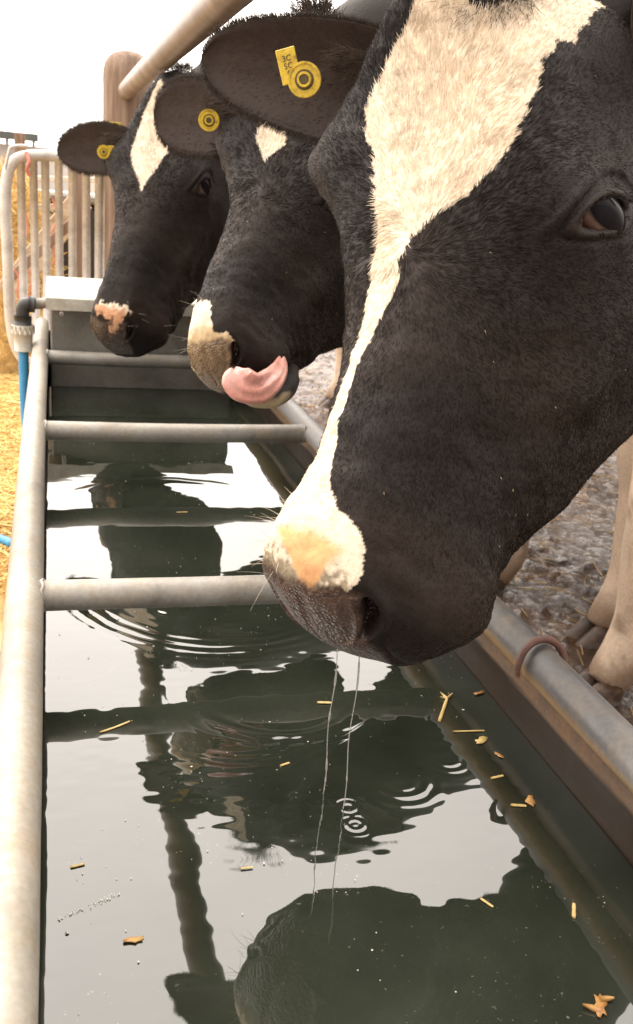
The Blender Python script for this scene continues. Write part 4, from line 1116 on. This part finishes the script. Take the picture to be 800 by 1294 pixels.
yv = np.array(yv); xv = np.linspace(-0.014, 0.4645, 250)
Xg, Yg = np.meshgrid(xv, yv, indexing='ij'); P = np.stack([Xg.ravel(), Yg.ravel(), np.zeros(Xg.size)], -1); P[:, 2] = wave(P)
m_water, t, b = newmat('dark_trough_water')
n1, r1 = noise_col(t, 5, [(0.3, (0.009, 0.011, 0.0075)), (0.7, (0.022, 0.026, 0.018))], detail=7)
n2, r2 = noise_col(t, 260, [(0.70, (0, 0, 0)), (0.76, (1, 1, 1))], detail=2)
n3, r3 = noise_col(t, 7, [(0.42, (0, 0, 0)), (0.62, (1, 1, 1))], detail=4)
mm = t.nodes.new('ShaderNodeMath'); mm.operation = 'MULTIPLY'; t.links.new(r2.outputs[0], mm.inputs[0]); t.links.new(r3.outputs[0], mm.inputs[1])
mm2 = t.nodes.new('ShaderNodeMath'); mm2.operation = 'MULTIPLY'; mm2.inputs[1].default_value = 0.55; t.links.new(mm.outputs[0], mm2.inputs[0])
t.links.new(mixcol(t, r1.outputs[0], (0.30, 0.28, 0.21), mm2.outputs[0]), b.inputs['Base Color'])
b.inputs['Roughness'].default_value = 0.015; b.inputs['IOR'].default_value = 1.62; b.inputs['Specular IOR Level'].default_value = 0.75
wobj = mesh('water', P, grid_faces(len(xv), len(yv)).tolist(), m_water); wobj['kind'] = 'structure'

# flotsam on the water
def chip(px, py, L, wd_, ang, mat, name, label, cat, group=None, curve=0.0, dz=0.0012, pieces=None):
    c = onz(px, py, ZW); mb = MB()
    k = np.linspace(-.5, .5, 9); ca, sa = math.cos(math.radians(ang)), math.sin(math.radians(ang))
    q = np.stack([c[0] + ca * k * L - sa * curve * L * (k * k), c[1] + sa * k * L + ca * curve * L * (k * k), np.full(9, ZW + dz)], -1)
    if 'leaf' in name:      # thin curled scrap with a torn outline
        a = np.arange(14) / 14 * 2 * np.pi; rr_ = 1 + rng.uniform(-.38, .3, 14)
        u_ = np.cos(a) * L * .5 * rr_; w_ = np.sin(a) * wd_ * .6 * rr_
        top = np.stack([c[0] + ca * u_ - sa * w_, c[1] + sa * u_ + ca * w_, ZW + dz + 0.05 * np.abs(u_) + rng.uniform(0, .0006, 14)], -1)
        V = np.concatenate([top, top - [0, 0, .0005], [[c[0], c[1], ZW + dz + .0002]], [[c[0], c[1], ZW + dz - .0003]]])
        F = [(k, (k + 1) % 14, 28) for k in range(14)] + [((k + 1) % 14 + 14, k + 14, 29) for k in range(14)] + [(k, k + 14, (k + 1) % 14 + 14, (k + 1) % 14) for k in range(14)]
        mb.add(V, F)
    else:
        r = wd_ * np.array([.8, .95, 1, 1, .85, 1, .95, .9, .75]) * 0.42
        V, F = tube_geo(q, r, 8); V[:, 2] = ZW + dz + (V[:, 2] - ZW - dz) * 0.45; mb.add(V, F)
    for (k0, a2, l2) in (pieces or []):
        b0 = q[int(k0)]; a2 = math.radians(ang + a2)
        V, F = tube_geo(np.array([b0 + np.array([math.cos(a2), math.sin(a2), 0.15]) * l2 * s for s in (0, .5, 1)]), [wd_ * .35, wd_ * .3, wd_ * .1], 6); mb.add(V, F)
    o = mb.make(name, mat); tag(o, label, cat, group); return o
G = 'bits of straw and leaf floating on the trough water'
chip(560, 898, 0.050, 0.0045, 58, M_strawfloat, 'straw_stalk', 'forked yellow straw stalk floating right of the dripping strings, below the biggest muzzle', 'straw', G, pieces=[(8, 50, .012), (8, -20, .012), (8, 95, .008)])
chip(146, 920, 0.034, 0.0035, 28, M_strawfloat, 'straw_stalk', 'thin pale stalk floating at left beside the dark reflection of the nearest bar', 'straw', G, curve=.1)
chip(592, 925, 0.034, 0.003, -5, M_strawfloat, 'straw_stalk', 'thin flat straw lying level on the water just right of the forked stalk', 'straw', G)
chip(608, 937, 0.018, 0.008, 20, M_strawfloat, 'leaf_scrap', 'broad yellow leaf scrap beneath the thin level straw on the right', 'leaf scrap', G)
chip(630, 955, 0.012, 0.004, -60, M_leaf, 'leaf_scrap', 'small ochre scrap beside the scum line on the right of the water', 'leaf scrap', G)
chip(628, 983, 0.014, 0.004, 10, M_strawfloat, 'straw_chip', 'short straw chip at the upper right tip of the bright sky reflection', 'straw chip', G)
chip(655, 1019, 0.014, 0.0045, -15, M_strawfloat, 'straw_chip', 'short straw chip touching the orange leaf near the right edge of the water', 'straw chip', G)
chip(670, 1014, 0.016, 0.007, 65, M_leaf, 'leaf_scrap', 'orange brown leaf scrap on dark water near the right rim', 'leaf scrap', G)
chip(725, 1152, 0.016, 0.004, 60, M_strawfloat, 'straw_chip', 'orange straw chip alone on the black reflection at lower right', 'straw chip', G)
chip(605, 877, 0.016, 0.004, 20, M_leaf, 'leaf_scrap', 'reddish leaf scrap just right of the forked stalk', 'leaf scrap', G)
chip(410, 889, 0.016, 0.005, -10, M_strawfloat, 'straw_chip', 'short yellow chip beside the left drip string', 'straw chip', G)
chip(360, 967, 0.010, 0.0035, 20, M_strawfloat, 'straw_chip', 'tiny straw chip in the ripples left of the drip strings', 'straw chip', G)
chip(98, 1095, 0.011, 0.0035, 10, M_strawfloat, 'straw_chip', 'tiny yellow chip by the left waterline on the bright reflection', 'straw chip', G)
chip(168, 1189, 0.014, 0.006, 0, M_leaf, 'leaf_scrap', 'pinkish tan scrap alone on the bright reflection at lower left', 'leaf scrap', G)
chip(312, 1098, 0.010, 0.0025, 0, M_strawfloat, 'straw_chip', 'tiny straw chip in the middle of the water beside the rail reflection', 'straw chip', G)
chip(615, 1142, 0.012, 0.003, -60, M_strawfloat, 'straw_chip', 'small yellow chip below the bottom edge of the bright right reflection', 'straw chip', G)
chip(758, 1272, 0.020, 0.007, 60, M_leaf, 'leaf_scrap', 'yellow leaf scrap at the bottom right corner of the water', 'leaf scrap', G, pieces=[(2, 90, .012), (6, -70, .010)])
chip(664, 840, 0.0, 0.0, 0, M_leaf, 'x', 'x', 'x') if False else None
chip(230, 648, 0.018, 0.003, 0, M_strawfloat, 'straw_chip', 'short pale chip between the two middle cross bars', 'straw chip', G)
chip(205, 775, 0.012, 0.004, -35, M_fleck, 'leaf_scrap', 'pale scrap just below the nearest visible cross bar', 'leaf scrap', G)
# pale specks and scum as one floating mass
mb = MB()
def speck(c, r):
    a = np.arange(6) / 6 * 2 * np.pi + rng.random() * 3; q = np.stack([c[0] + np.cos(a) * r * rng.uniform(.6, 1.4), c[1] + np.sin(a) * r, np.full(6, ZW + 0.0011)], -1)
    top = np.array([[c[0], c[1], ZW + 0.0011 + r * 0.2]])
    mb.add(np.concatenate([q, top]), [(k, (k + 1) % 6, 6) for k in range(6)] + [list(range(6))[::-1]])
for i in range(620):
    c = (rng.uniform(0.0, 0.45), rng.uniform(0.32, 2.2)); 
    if vnoise(np.array([[c[0], c[1], 0]]), 9, 5)[0] < -0.1: continue
    speck(c, rng.choice([.0004, .0006, .0009, .0013], p=[.45, .35, .15, .05]))
for i in range(150):          # scum line along the right wall
    s_ = rng.random(); a = onz(606, 852, ZW); b2 = onz(782, 1055, ZW); c = a + (b2 - a) * s_ + rng.normal(size=3) * 0.0014; speck(c, rng.uniform(.0004, .0012))
for i in range(60):
    s_ = rng.random(); a = onz(72, 1163, ZW); b2 = onz(150, 1130, ZW); c = a + (b2 - a) * s_ + rng.normal(size=3) * 0.0012; speck(c, rng.uniform(.0003, .0007))
tag(mb.make('floating_scum', M_fleck), 'pale specks and lines of scum floating across the dark water', 'scum', None, 'stuff')

# rusty hook curled over the right rim
c0 = np.array([RX1, 0.735, ZR]); a = np.radians(np.linspace(-25, 200, 30))
q = np.stack([c0[0] + 0.0275 * np.cos(a), c0[1] + 0.006 * np.sin(a * 1.3), c0[2] + 0.0265 * np.sin(a)], -1)
mb = MB(); mb.tube(q, np.interp(np.linspace(0, 1, 30), [0, .1, .85, 1], [.0028, .0040, .0036, .002]), 12)
tag(mb.make('rusty_strap', M_rust), 'curved rusty brown strap hooked over the stained right rim', 'strap')

# ================================================================== GATE, POST, RAIL, PIPES
GY = 3.40
def atY(px, py, Y):
    d = CR @ np.array([px - 400.0, 647.0 - py, -FPX]); return CAM + d * (Y / d[1])
gt = empty('metal_gate', atY(70, 440, GY) * [1, 1, 0])
tag(gt, 'galvanised tubular gate with rounded corner and upright bars', 'gate')
path = smooth_path([atY(x, y, GY) for x, y in [(150, 461), (60, 464), (36, 458), (21, 440), (13, 400), (10, 330), (7, 260), (9, 224), (17, 205), (36, 197), (80, 197), (150, 197)]], 90)
mb = MB(); mb.tube(path, 0.0185, 18); mb.make('gate_frame', M_gate, gt)
for x0, r in ((27, .0135), (43, .0135), (58, .0135), (75, .0135), (92, .0135), (110, .0135), (126, .0135), (134, .0095)):
    p0 = atY(x0 - 1, 200, GY); p1 = p0.copy(); p1[2] = path[0][2]
    mb = MB(); mb.tube([p0, (p0 + p1) / 2, p1], r, 14); mb.make('gate_bar', M_gate, gt)
tw = smooth_path([atY(33, 193, GY - .02), atY(37, 205, GY - .04), atY(34, 214, GY - .03), atY(38, 222, GY - .02)], 20)
mb = MB(); mb.tube(tw, 0.006, 8); tag(mb.make('twine_knot', M_net), 'knot of red twine tied round the gate top rail', 'twine')
hk = smooth_path([atY(6, 215, GY - .03), atY(12, 190, GY - .03), atY(14, 186, GY - .03), atY(24, 184, GY - .03), atY(36, 185, GY - .03)], 20)
mb = MB(); mb.tube(hk, 0.005, 8); tag(mb.make('wire_hook', M_gate), 'bent wire hook above the rounded gate corner', 'hook')

pc = atY(160, 250, 3.42); pr = 0.082
zz = np.r_[np.linspace(0, 1.315, 30), 1.322, 1.326, 1.34, 1.36, 1.38, 1.393, 1.401, 1.405]
rr = np.r_[np.full(30, 1.0), 0.995, 1.0, 0.985, 0.93, 0.80, 0.6, 0.35, 0.02] * pr
V = []; 
for z, r in zip(zz, rr):
    a = np.arange(48) / 48 * 2 * np.pi; V.append(np.stack([pc[0] + np.cos(a) * r, pc[1] + np.sin(a) * r * 0.8, np.full(48, z)], -1))
V = np.concatenate(V); V[:, :2] += (vnoise(V * [1, 1, .15], 30, 2) * 0.0015)[:, None]
F = grid_faces(len(zz), 48, True).tolist() + [list(range(48))[::-1]]
po = mesh('wooden_post', V, F, M_wood); tag(po, 'round topped weathered wooden post behind the farthest cow', 'post')
mb = MB(); V, F = disc_geo(np.array([pc[0] - 0.02, pc[1] - 0.070, 1.285]), np.array([0, -1., 0]), np.array([1., 0, 0]), .0005, .012, .012, 8); mb.add(V, F)
mb.make('bolt', M_fleck, po)
mb = MB(); mb.tube(np.stack([np.full(40, 0.24), np.linspace(pc[1] - 0.06, -0.6, 40), np.full(40, 1.28)], -1), 0.0285, 28, wob=0.004)
tag(mb.make('overhead_rail', M_rail), 'thick brownish overhead rail running from the wooden post above the cows', 'rail')
# second post carrying the rail behind the camera
mb = MB(); mb.tube([(0.24, -0.66, 0.0), (0.24, -0.66, 0.7), (0.24, -0.66, 1.40)], 0.08, 30)
tag(mb.make('wooden_post', M_wood), 'wooden post carrying the near end of the overhead rail', 'post')

# water pipe: box -> elbow -> white coupling -> blue hose
pi = empty('supply_pipe', (-0.10, 2.45, 0.0)); tag(pi, 'dark elbow pipe with pale coupling joining the blue hose to the valve box', 'pipe')
e0 = atY(66, 382, 2.42); e1 = atY(30, 384, 2.42)
mb = MB(); mb.tube([(-0.004, 2.42, e0[2]), e1 + [0.02, 0, 0]], 0.013, 18); mb.make('inlet_pipe', M_bar, pi)
mb = MB(); mb.tube(smooth_path([e1 + [0.028, 0, 0], e1 + [0.012, 0, 0.001], e1 + [0, 0, -0.004], e1 + [-0.003, 0, -0.02], e1 + [-0.003, 0, -0.045]], 16), 0.0165, 18)
mb.tube([e1 + [-0.003, 0, -0.028], e1 + [-0.003, 0, -0.05]], 0.021, 20); mb.tube([e1 + [0.012, 0, 0], e1 + [0.026, 0, 0]], 0.02, 20); mb.make('elbow', M_dark, pi)
mb = MB(); mb.tube([e1 + [-0.003, 0, -0.05], e1 + [-0.003, 0, -0.052], e1 + [-0.003, 0, -0.072], e1 + [-0.003, 0, -0.075], e1 + [-0.003, 0, -0.115]], [.024, .027, .027, .023, .0215], 28)
for k in range(14):
    a = k / 14 * 2 * np.pi; mb.tube([e1 + [-0.003 + .026 * math.cos(a), .026 * math.sin(a), -0.053], e1 + [-0.003 + .026 * math.cos(a), .026 * math.sin(a), -0.071]], 0.003, 6)
mb.make('coupling', M_white, pi)
h0 = e1 + np.array([-0.003, 0, -0.11])
hp = onz(6, 683, 0.04)
hose = smooth_path([h0, h0 + [0.002, -0.02, -0.15], h0 + [0.02, -0.10, -0.40], (-0.05, 2.1, 0.10), (0.02, 2.2, 0.04), (0.05, 2.5, 0.04), (-0.02, hp[1] + .06, 0.04), (hp[0] + 0.03, hp[1] - .02, 0.04), hp, onz(-60, 660, 0.04), onz(-200, 640, 0.04)], 80)
mb = MB(); mb.tube(hose, 0.0125, 18); tag(mb.make('blue_hose', M_blue), 'blue plastic water hose rising to the coupling left of the trough', 'hose')

# things beyond the gate
st = []
def haystack(name, c, sz, label):
    n1_, n2_ = 40, 60
    u = np.linspace(0.02, np.pi / 2, n1_); v = np.arange(n2_) / n2_ * 2 * np.pi; cu, cv = np.meshgrid(u, v, indexing='ij')
    f = lambda a, p: np.sign(a) * np.abs(a) ** p
    q = np.stack([f(np.sin(cu), .5) * f(np.cos(cv), .6) * sz[0], f(np.sin(cu), .5) * f(np.sin(cv), .6) * sz[1], f(np.cos(cu), .6) * sz[2]], -1).reshape(-1, 3)
    q = q * (1 + 0.07 * vnoise(q, 4, 2) + 0.04 * vnoise(q, 12, 3))[:, None] + np.array(c)
    o = mesh(name, q, grid_faces(n1_, n2_, True).tolist(), m_litter); tag(o, label, 'straw bale'); return q
q1 = haystack('straw_bale', (-0.33, 5.3, 0.0), (0.36, 0.5, 0.93), 'golden straw bale standing behind the left bars of the gate')
idx = rng.integers(0, len(q1), 5000)
straw_curves('bale_straw', 5000, lambda n: q1[idx] + rng.normal(size=(5000, 3)) * 0.01, (0.05, 0.14), 0.0018, 'ragged straw sticking out of the bale behind the gate', 'straw', lift=0.7)
q2 = haystack('straw_bale', (0.12, 6.6, 0.0), (0.35, 0.45, 0.55), 'low dark straw heap further back behind the right bars')
mb = MB()
def board(a, b_, w_, th, mat, label, cat, name='plank'):
    a = np.array(a); b_ = np.array(b_); d = b_ - a; L = np.linalg.norm(d); d /= L; y = np.array([0, 1., 0]); y = unit(y - y.dot(d) * d); z = np.cross(d, y)
    m = MB(); m.box((a + b_) / 2, (L, th, w_), R=np.stack([d, y, z], 1), bev=0.003); o = m.make(name, mat, smooth=False); tag(o, label, cat); return o
board(atY(8, 372, 4.1), atY(104, 252, 4.1), 0.10, 0.03, M_plank, 'wide pale plank leaning diagonally behind the gate bars', 'plank')
board(atY(12, 352, 3.95), atY(112, 262, 3.95), 0.035, 0.03, M_wood, 'narrow darker batten leaning diagonally across the wide plank', 'plank')
board(atY(45, 262, 4.6), atY(98, 262, 4.6), 0.03, 0.03, M_plank, 'short level board behind the middle gate bars', 'plank')
board(atY(38, 225, 4.9), atY(130, 228, 4.9), 0.025, 0.03, M_fleck, 'thin white rail just under the gate top behind it', 'rail', 'fence_rail')
board(atY(102, 215, 3.9), atY(104, 450, 3.9), 0.07, 0.05, M_wood, 'dark upright wooden board behind the right hand gate bars', 'board', 'upright_board')
m = MB(); m.box(atY(72, 300, 5.6) * [1, 1, 0] + [0, 0, 0.42], (0.5, 0.4, 0.84), bev=0.03); o = m.make('feed_bin', M_dark, smooth=False)
m = MB(); m.box(atY(72, 300, 5.6) * [1, 1, 0] + [0, 0, 0.87], (0.54, 0.44, 0.05), bev=0.015); m.make('lid', M_bar, o, smooth=False)
tag(o, 'dark bin with a grey lid standing behind the gate', 'bin')
for i, (pts, lb) in enumerate((([(30, 255), (35, 290), (27, 330), (40, 350), (33, 385)], 'limp red twine hanging behind the second gate bar'), ([(66, 250), (72, 275), (64, 300), (70, 325), (66, 335)], 'red twine dangling behind the fourth gate bar'), ([(18, 340), (24, 352), (22, 372), (34, 388)], 'loop of red twine low behind the first gate bar'))):
    mb = MB(); mb.tube(smooth_path([atY(x, y, 4.0 - .05 * i) for x, y in pts], 24), 0.0032, 8); tag(mb.make('twine', M_net), lb, 'twine', 'red twine hanging behind the gate')
# yard building and its railing, far behind
bd = empty('farm_building', (-1.0, 24, 0)); tag(bd, 'long pale clad farm building far behind the gate', 'building')
a0 = atY(-160, 190, 24); a1 = atY(104, 190, 24)
m = MB(); m.box(((a0[0] + a1[0]) / 2, 27, a1[2] / 2 - .01), (a1[0] - a0[0], 6, a1[2])); m.make('wall', M_building, bd, smooth=False)
a2 = atY(48, 174, 23.5)
m = MB(); m.box(((a0[0] + a2[0]) / 2, 23.9, a2[2]), (a2[0] - a0[0], 0.5, 0.16)); 
m.make('gutter', M_darkroof, bd, smooth=False)
for gx in np.linspace(a0[0] + 0.2, a2[0] - 0.1, 12):
    m = MB(); m.box((gx, 23.95, (a2[2] + a1[2]) / 2), (0.06, 0.06, a2[2] - a1[2] + .02)); m.make('gutter_bracket', M_darkroof, bd, smooth=False)
p = atY(25, 176, 9.0); m = MB(); m.box((p[0], 9.0, (p[2] + .05) / 2), (0.09, 0.09, p[2] + 0.05), bev=0.006); tag(m.make('fence_post', M_wood, smooth=False), 'short square fence post standing above the gate against the pale building', 'post')
# bare hedge tree far off
tb = atY(95, 190, 14) * [1, 1, 0]; tree = empty('bare_tree', tb); tag(tree, 'faint thin bare sapling above the gate', 'tree')
mb = MB(); mb.tube(smooth_path([tb, tb + [.02, 0, .8], tb + [-.02, 0, 1.45]], 12), np.linspace(.025, .006, 12), 8); mb.make('trunk', M_wood, tree)
mb = MB()
for i in range(16):
    z = rng.uniform(.6, 1.35); a = rng.uniform(0, 6.28); d = np.array([math.cos(a) * .3, math.sin(a) * .3, .8]); p0 = tb + [0, 0, z]
    mb.tube(smooth_path([p0, p0 + d * .12, p0 + d * .28 + rng.normal(size=3) * .03], 6), np.linspace(.005, .0015, 6), 5)
mb.make('crown', M_wood, tree)

# ================================================================== THE COWS
def px3(x, y, d): return at(x, y, d)
camdir = lambda p: unit(CAM - np.array(p))
def earspec(base, tip, wmax, cup=0.30, bend=0.0, roll=0.0, wprof=None, tilt=(0, 0, 0)):
    B = at(*base); T = at(*tip); ax = T - B; v = camdir((B + T) / 2) + np.array(tilt); wd = unit(np.cross(ax, v))
    if wd[2] > 0: wd = -wd
    return dict(B=B, T=T, wd=wd, nrm=camdir((B + T) / 2), wmax=wmax, cup=cup, bend=bend, roll=roll, wprof=wprof)

near_ear = earspec((522, 122, 0.90), (256, 72, 0.965), 0.0545, 0.48, wprof=[(0, .80), (.12, .92), (.28, 1.0), (.45, .99), (.62, .90), (.78, .76), (.89, .58), (.96, .36), (1, .04)])
root, warp, earl, H = build_cow('near', 'largest black cow nearest the camera, broad white blaze and pink patched muzzle over the water',
    [(1.235, 1.600), (1.36, 1.25), (2.85, 1.75), (2.95, 1.40)], math.radians(4), (1.02, 1.40, 0), 330, 330, [near_ear], 210000, 0.00030)
B, ax, Le, wd, nr = earl[0][3]
tp = at(385, 101, 0.90)
ear_tag(root, tp, camdir(tp) + np.array([-0.15, 0, 0.1]), CR[:, 0] * 0.97 + CR[:, 1] * 0.24, 0.0165, (( -0.0125, 0.016), 0.019, 0.032, '3C\n5C\nC'))
mid_ear = earspec((303, 150, 1.36), (196, 146, 1.44), 0.0535, 0.22, wprof=[(0, .70), (.15, .88), (.35, 1.0), (.6, 1.0), (.78, .90), (.9, .68), (.97, .4), (1, .05)])
root2, warp2, earl2, H2 = build_cow('middle', 'middle black cow curling its pink tongue over a cream nose', [(1.233, 2.19), (1.385, 1.86), (2.85, 2.3), (2.95, 2.0)], math.radians(4), (1.02, 2.02, 0), 220, 220, [mid_ear], 80000, 0.00042)
tp = at(264, 152, 1.372); ear_tag(root2, tp, camdir(tp), CR[:, 0], 0.0155)
far_ear = earspec((172, 184, 2.06), (73, 191, 2.12), 0.054, 0.25, wprof=[(0, .55), (.15, .72), (.35, .98), (.55, 1.0), (.72, .9), (.86, .68), (.95, .42), (1, .05)])
root3, warp3, earl3, H3 = build_cow('far', 'farthest black cow with a white diamond blaze and orange patch on its nose', [(1.28, 2.95), (1.36, 2.66), (2.9, 2.95), (3.0, 2.6)], math.radians(4), (1.02, 2.72, 0), 180, 180, [far_ear], 50000, 0.0005)
tp = at(131, 192, 2.06); t3 = ear_tag(root3, tp, camdir(tp), CR[:, 0], 0.0145, ((0.017, 0.002), 0.014, 0.022, ''))
tp = at(142, 158, 2.115); mb = MB(); mb.box(tp, (0.040, 0.0025, 0.014), bev=0.001); mb.make('ear_tag', M_yellow, root3, smooth=False)

COWS['behind'] = dict(COWS['far']); COWS['behind']['pairs'] = []; COWS['behind']['tr'] = tuple(np.array(COWS['far']['tr']) + [0.85, 1.75, 0.0])
BLAZE['behind'] = BLAZE['far']; MUZ['behind'] = []
wb_ = Warp(COWS['behind']['rv'], COWS['behind']['tr'], COWS['behind']['sc'], [])
eb, et = wb_([[-1, -7, -4]])[0], wb_([[-3, -25, -3]])[0]
build_cow('behind', 'cow hidden behind the others, only its tan front leg showing between two heads', [(1.385, 4.37), (1.44, 4.05), (2.95, 4.4), (3.0, 4.0)], math.radians(3), (1.24, 4.15, 0), 110, 110,
          [dict(B=eb, T=et, wd=np.array([0, 0.2, -1.0]), nrm=np.array([-.3, -1., 0]), wmax=0.052, cup=0.3)], 9000, 0.0007)

# curled tongue of the middle cow
tpx = [(355, 458), (352, 468), (342, 481), (326, 491), (307, 486), (298, 475), (295, 466)]
dz = [k * 0.9 for k in (1.385, 1.365, 1.335, 1.315, 1.305, 1.305, 1.31)]
cen_ = smooth_path([at(x, y, d) for (x, y), d in zip(tpx, dz)], 40)
hw = np.interp(np.linspace(0, 6, 40), range(7), [.007, .012, .017, .020, .0225, .0205, .007]); th_ = np.interp(np.linspace(0, 6, 40), range(7), [.011, .013, .013, .012, .010, .008, .004])
T_ = np.gradient(cen_, axis=0); V = []; C_ = []
for i in range(40):
    t_ = unit(T_[i]); vw = camdir(cen_[i]); wv = unit(np.cross(t_, vw)); nv_ = np.cross(wv, t_); nv_ *= np.sign(nv_.dot(vw))
    a = np.arange(36) / 36 * 2 * np.pi; s = np.cos(a); f_ = np.sin(a)
    ridge = 0.0018 * np.cos(s * 7.5) * (f_ > 0) * math.sin(math.pi * min(1, i / 39 * 1.1))
    groove = -0.005 * np.exp(-((s - 0.1) / 0.22) ** 2) * (f_ > 0)
    V.append(cen_[i] + np.outer(s * hw[i], wv) + np.outer(f_ * th_[i] + ridge + groove, nv_))
    C_.append(np.tile([0.58, 0.27, 0.22], (36, 1)) * (1 + 0.06 * np.cos(s * 7.5))[:, None])
V = np.concatenate(V); F = grid_faces(40, 36, True).tolist() + [list(range(36)), [39 * 36 + k for k in range(36)][::-1]]
mesh('tongue', V, F, M_tongue, root2, cols=np.concatenate(C_) * (1 + 0.22 * vnoise(V, 55, 4) + 0.12 * vnoise(V, 190, 5))[:, None])

# strings of water running from the near muzzle
mb = MB()
for (p0, p1) in (((427, 818), (408, 1003)), ((457, 826), (433, 1022))):
    e_ = onz(*p1, ZW); s0 = e_.copy(); s0[2] = ZW + 0.185
    zt = 0.0
    # stretch the string until it reaches the lip
    for k in range(400):
        q = proj(s0)
        if q[1] <= p0[1]: break
        s0[2] += 0.002
    for k in range(400):
        if proj(s0)[1] >= p0[1]: break
        s0[2] -= 0.002
    n_ = 40; q = np.linspace(0, 1, n_)[:, None] * (e_ - s0) + s0; q[:, 0] += 0.0012 * np.sin(np.linspace(0, 9, n_)); 
    mb.tube(q, 0.00042 * (1 + 1.1 * (vnoise(q, 160, 3) > 0.4)), 6)
m_drip, t, b = newmat('drip_water'); b.inputs['Base Color'].default_value = (0.75, 0.72, 0.66, 1); b.inputs['Roughness'].default_value = 0.05; b.inputs['Transmission Weight'].default_value = 0.75; b.inputs['IOR'].default_value = 1.33
tag(mb.make('water_drips', m_drip), 'two thin strings of water dripping from the largest muzzle', 'drips')
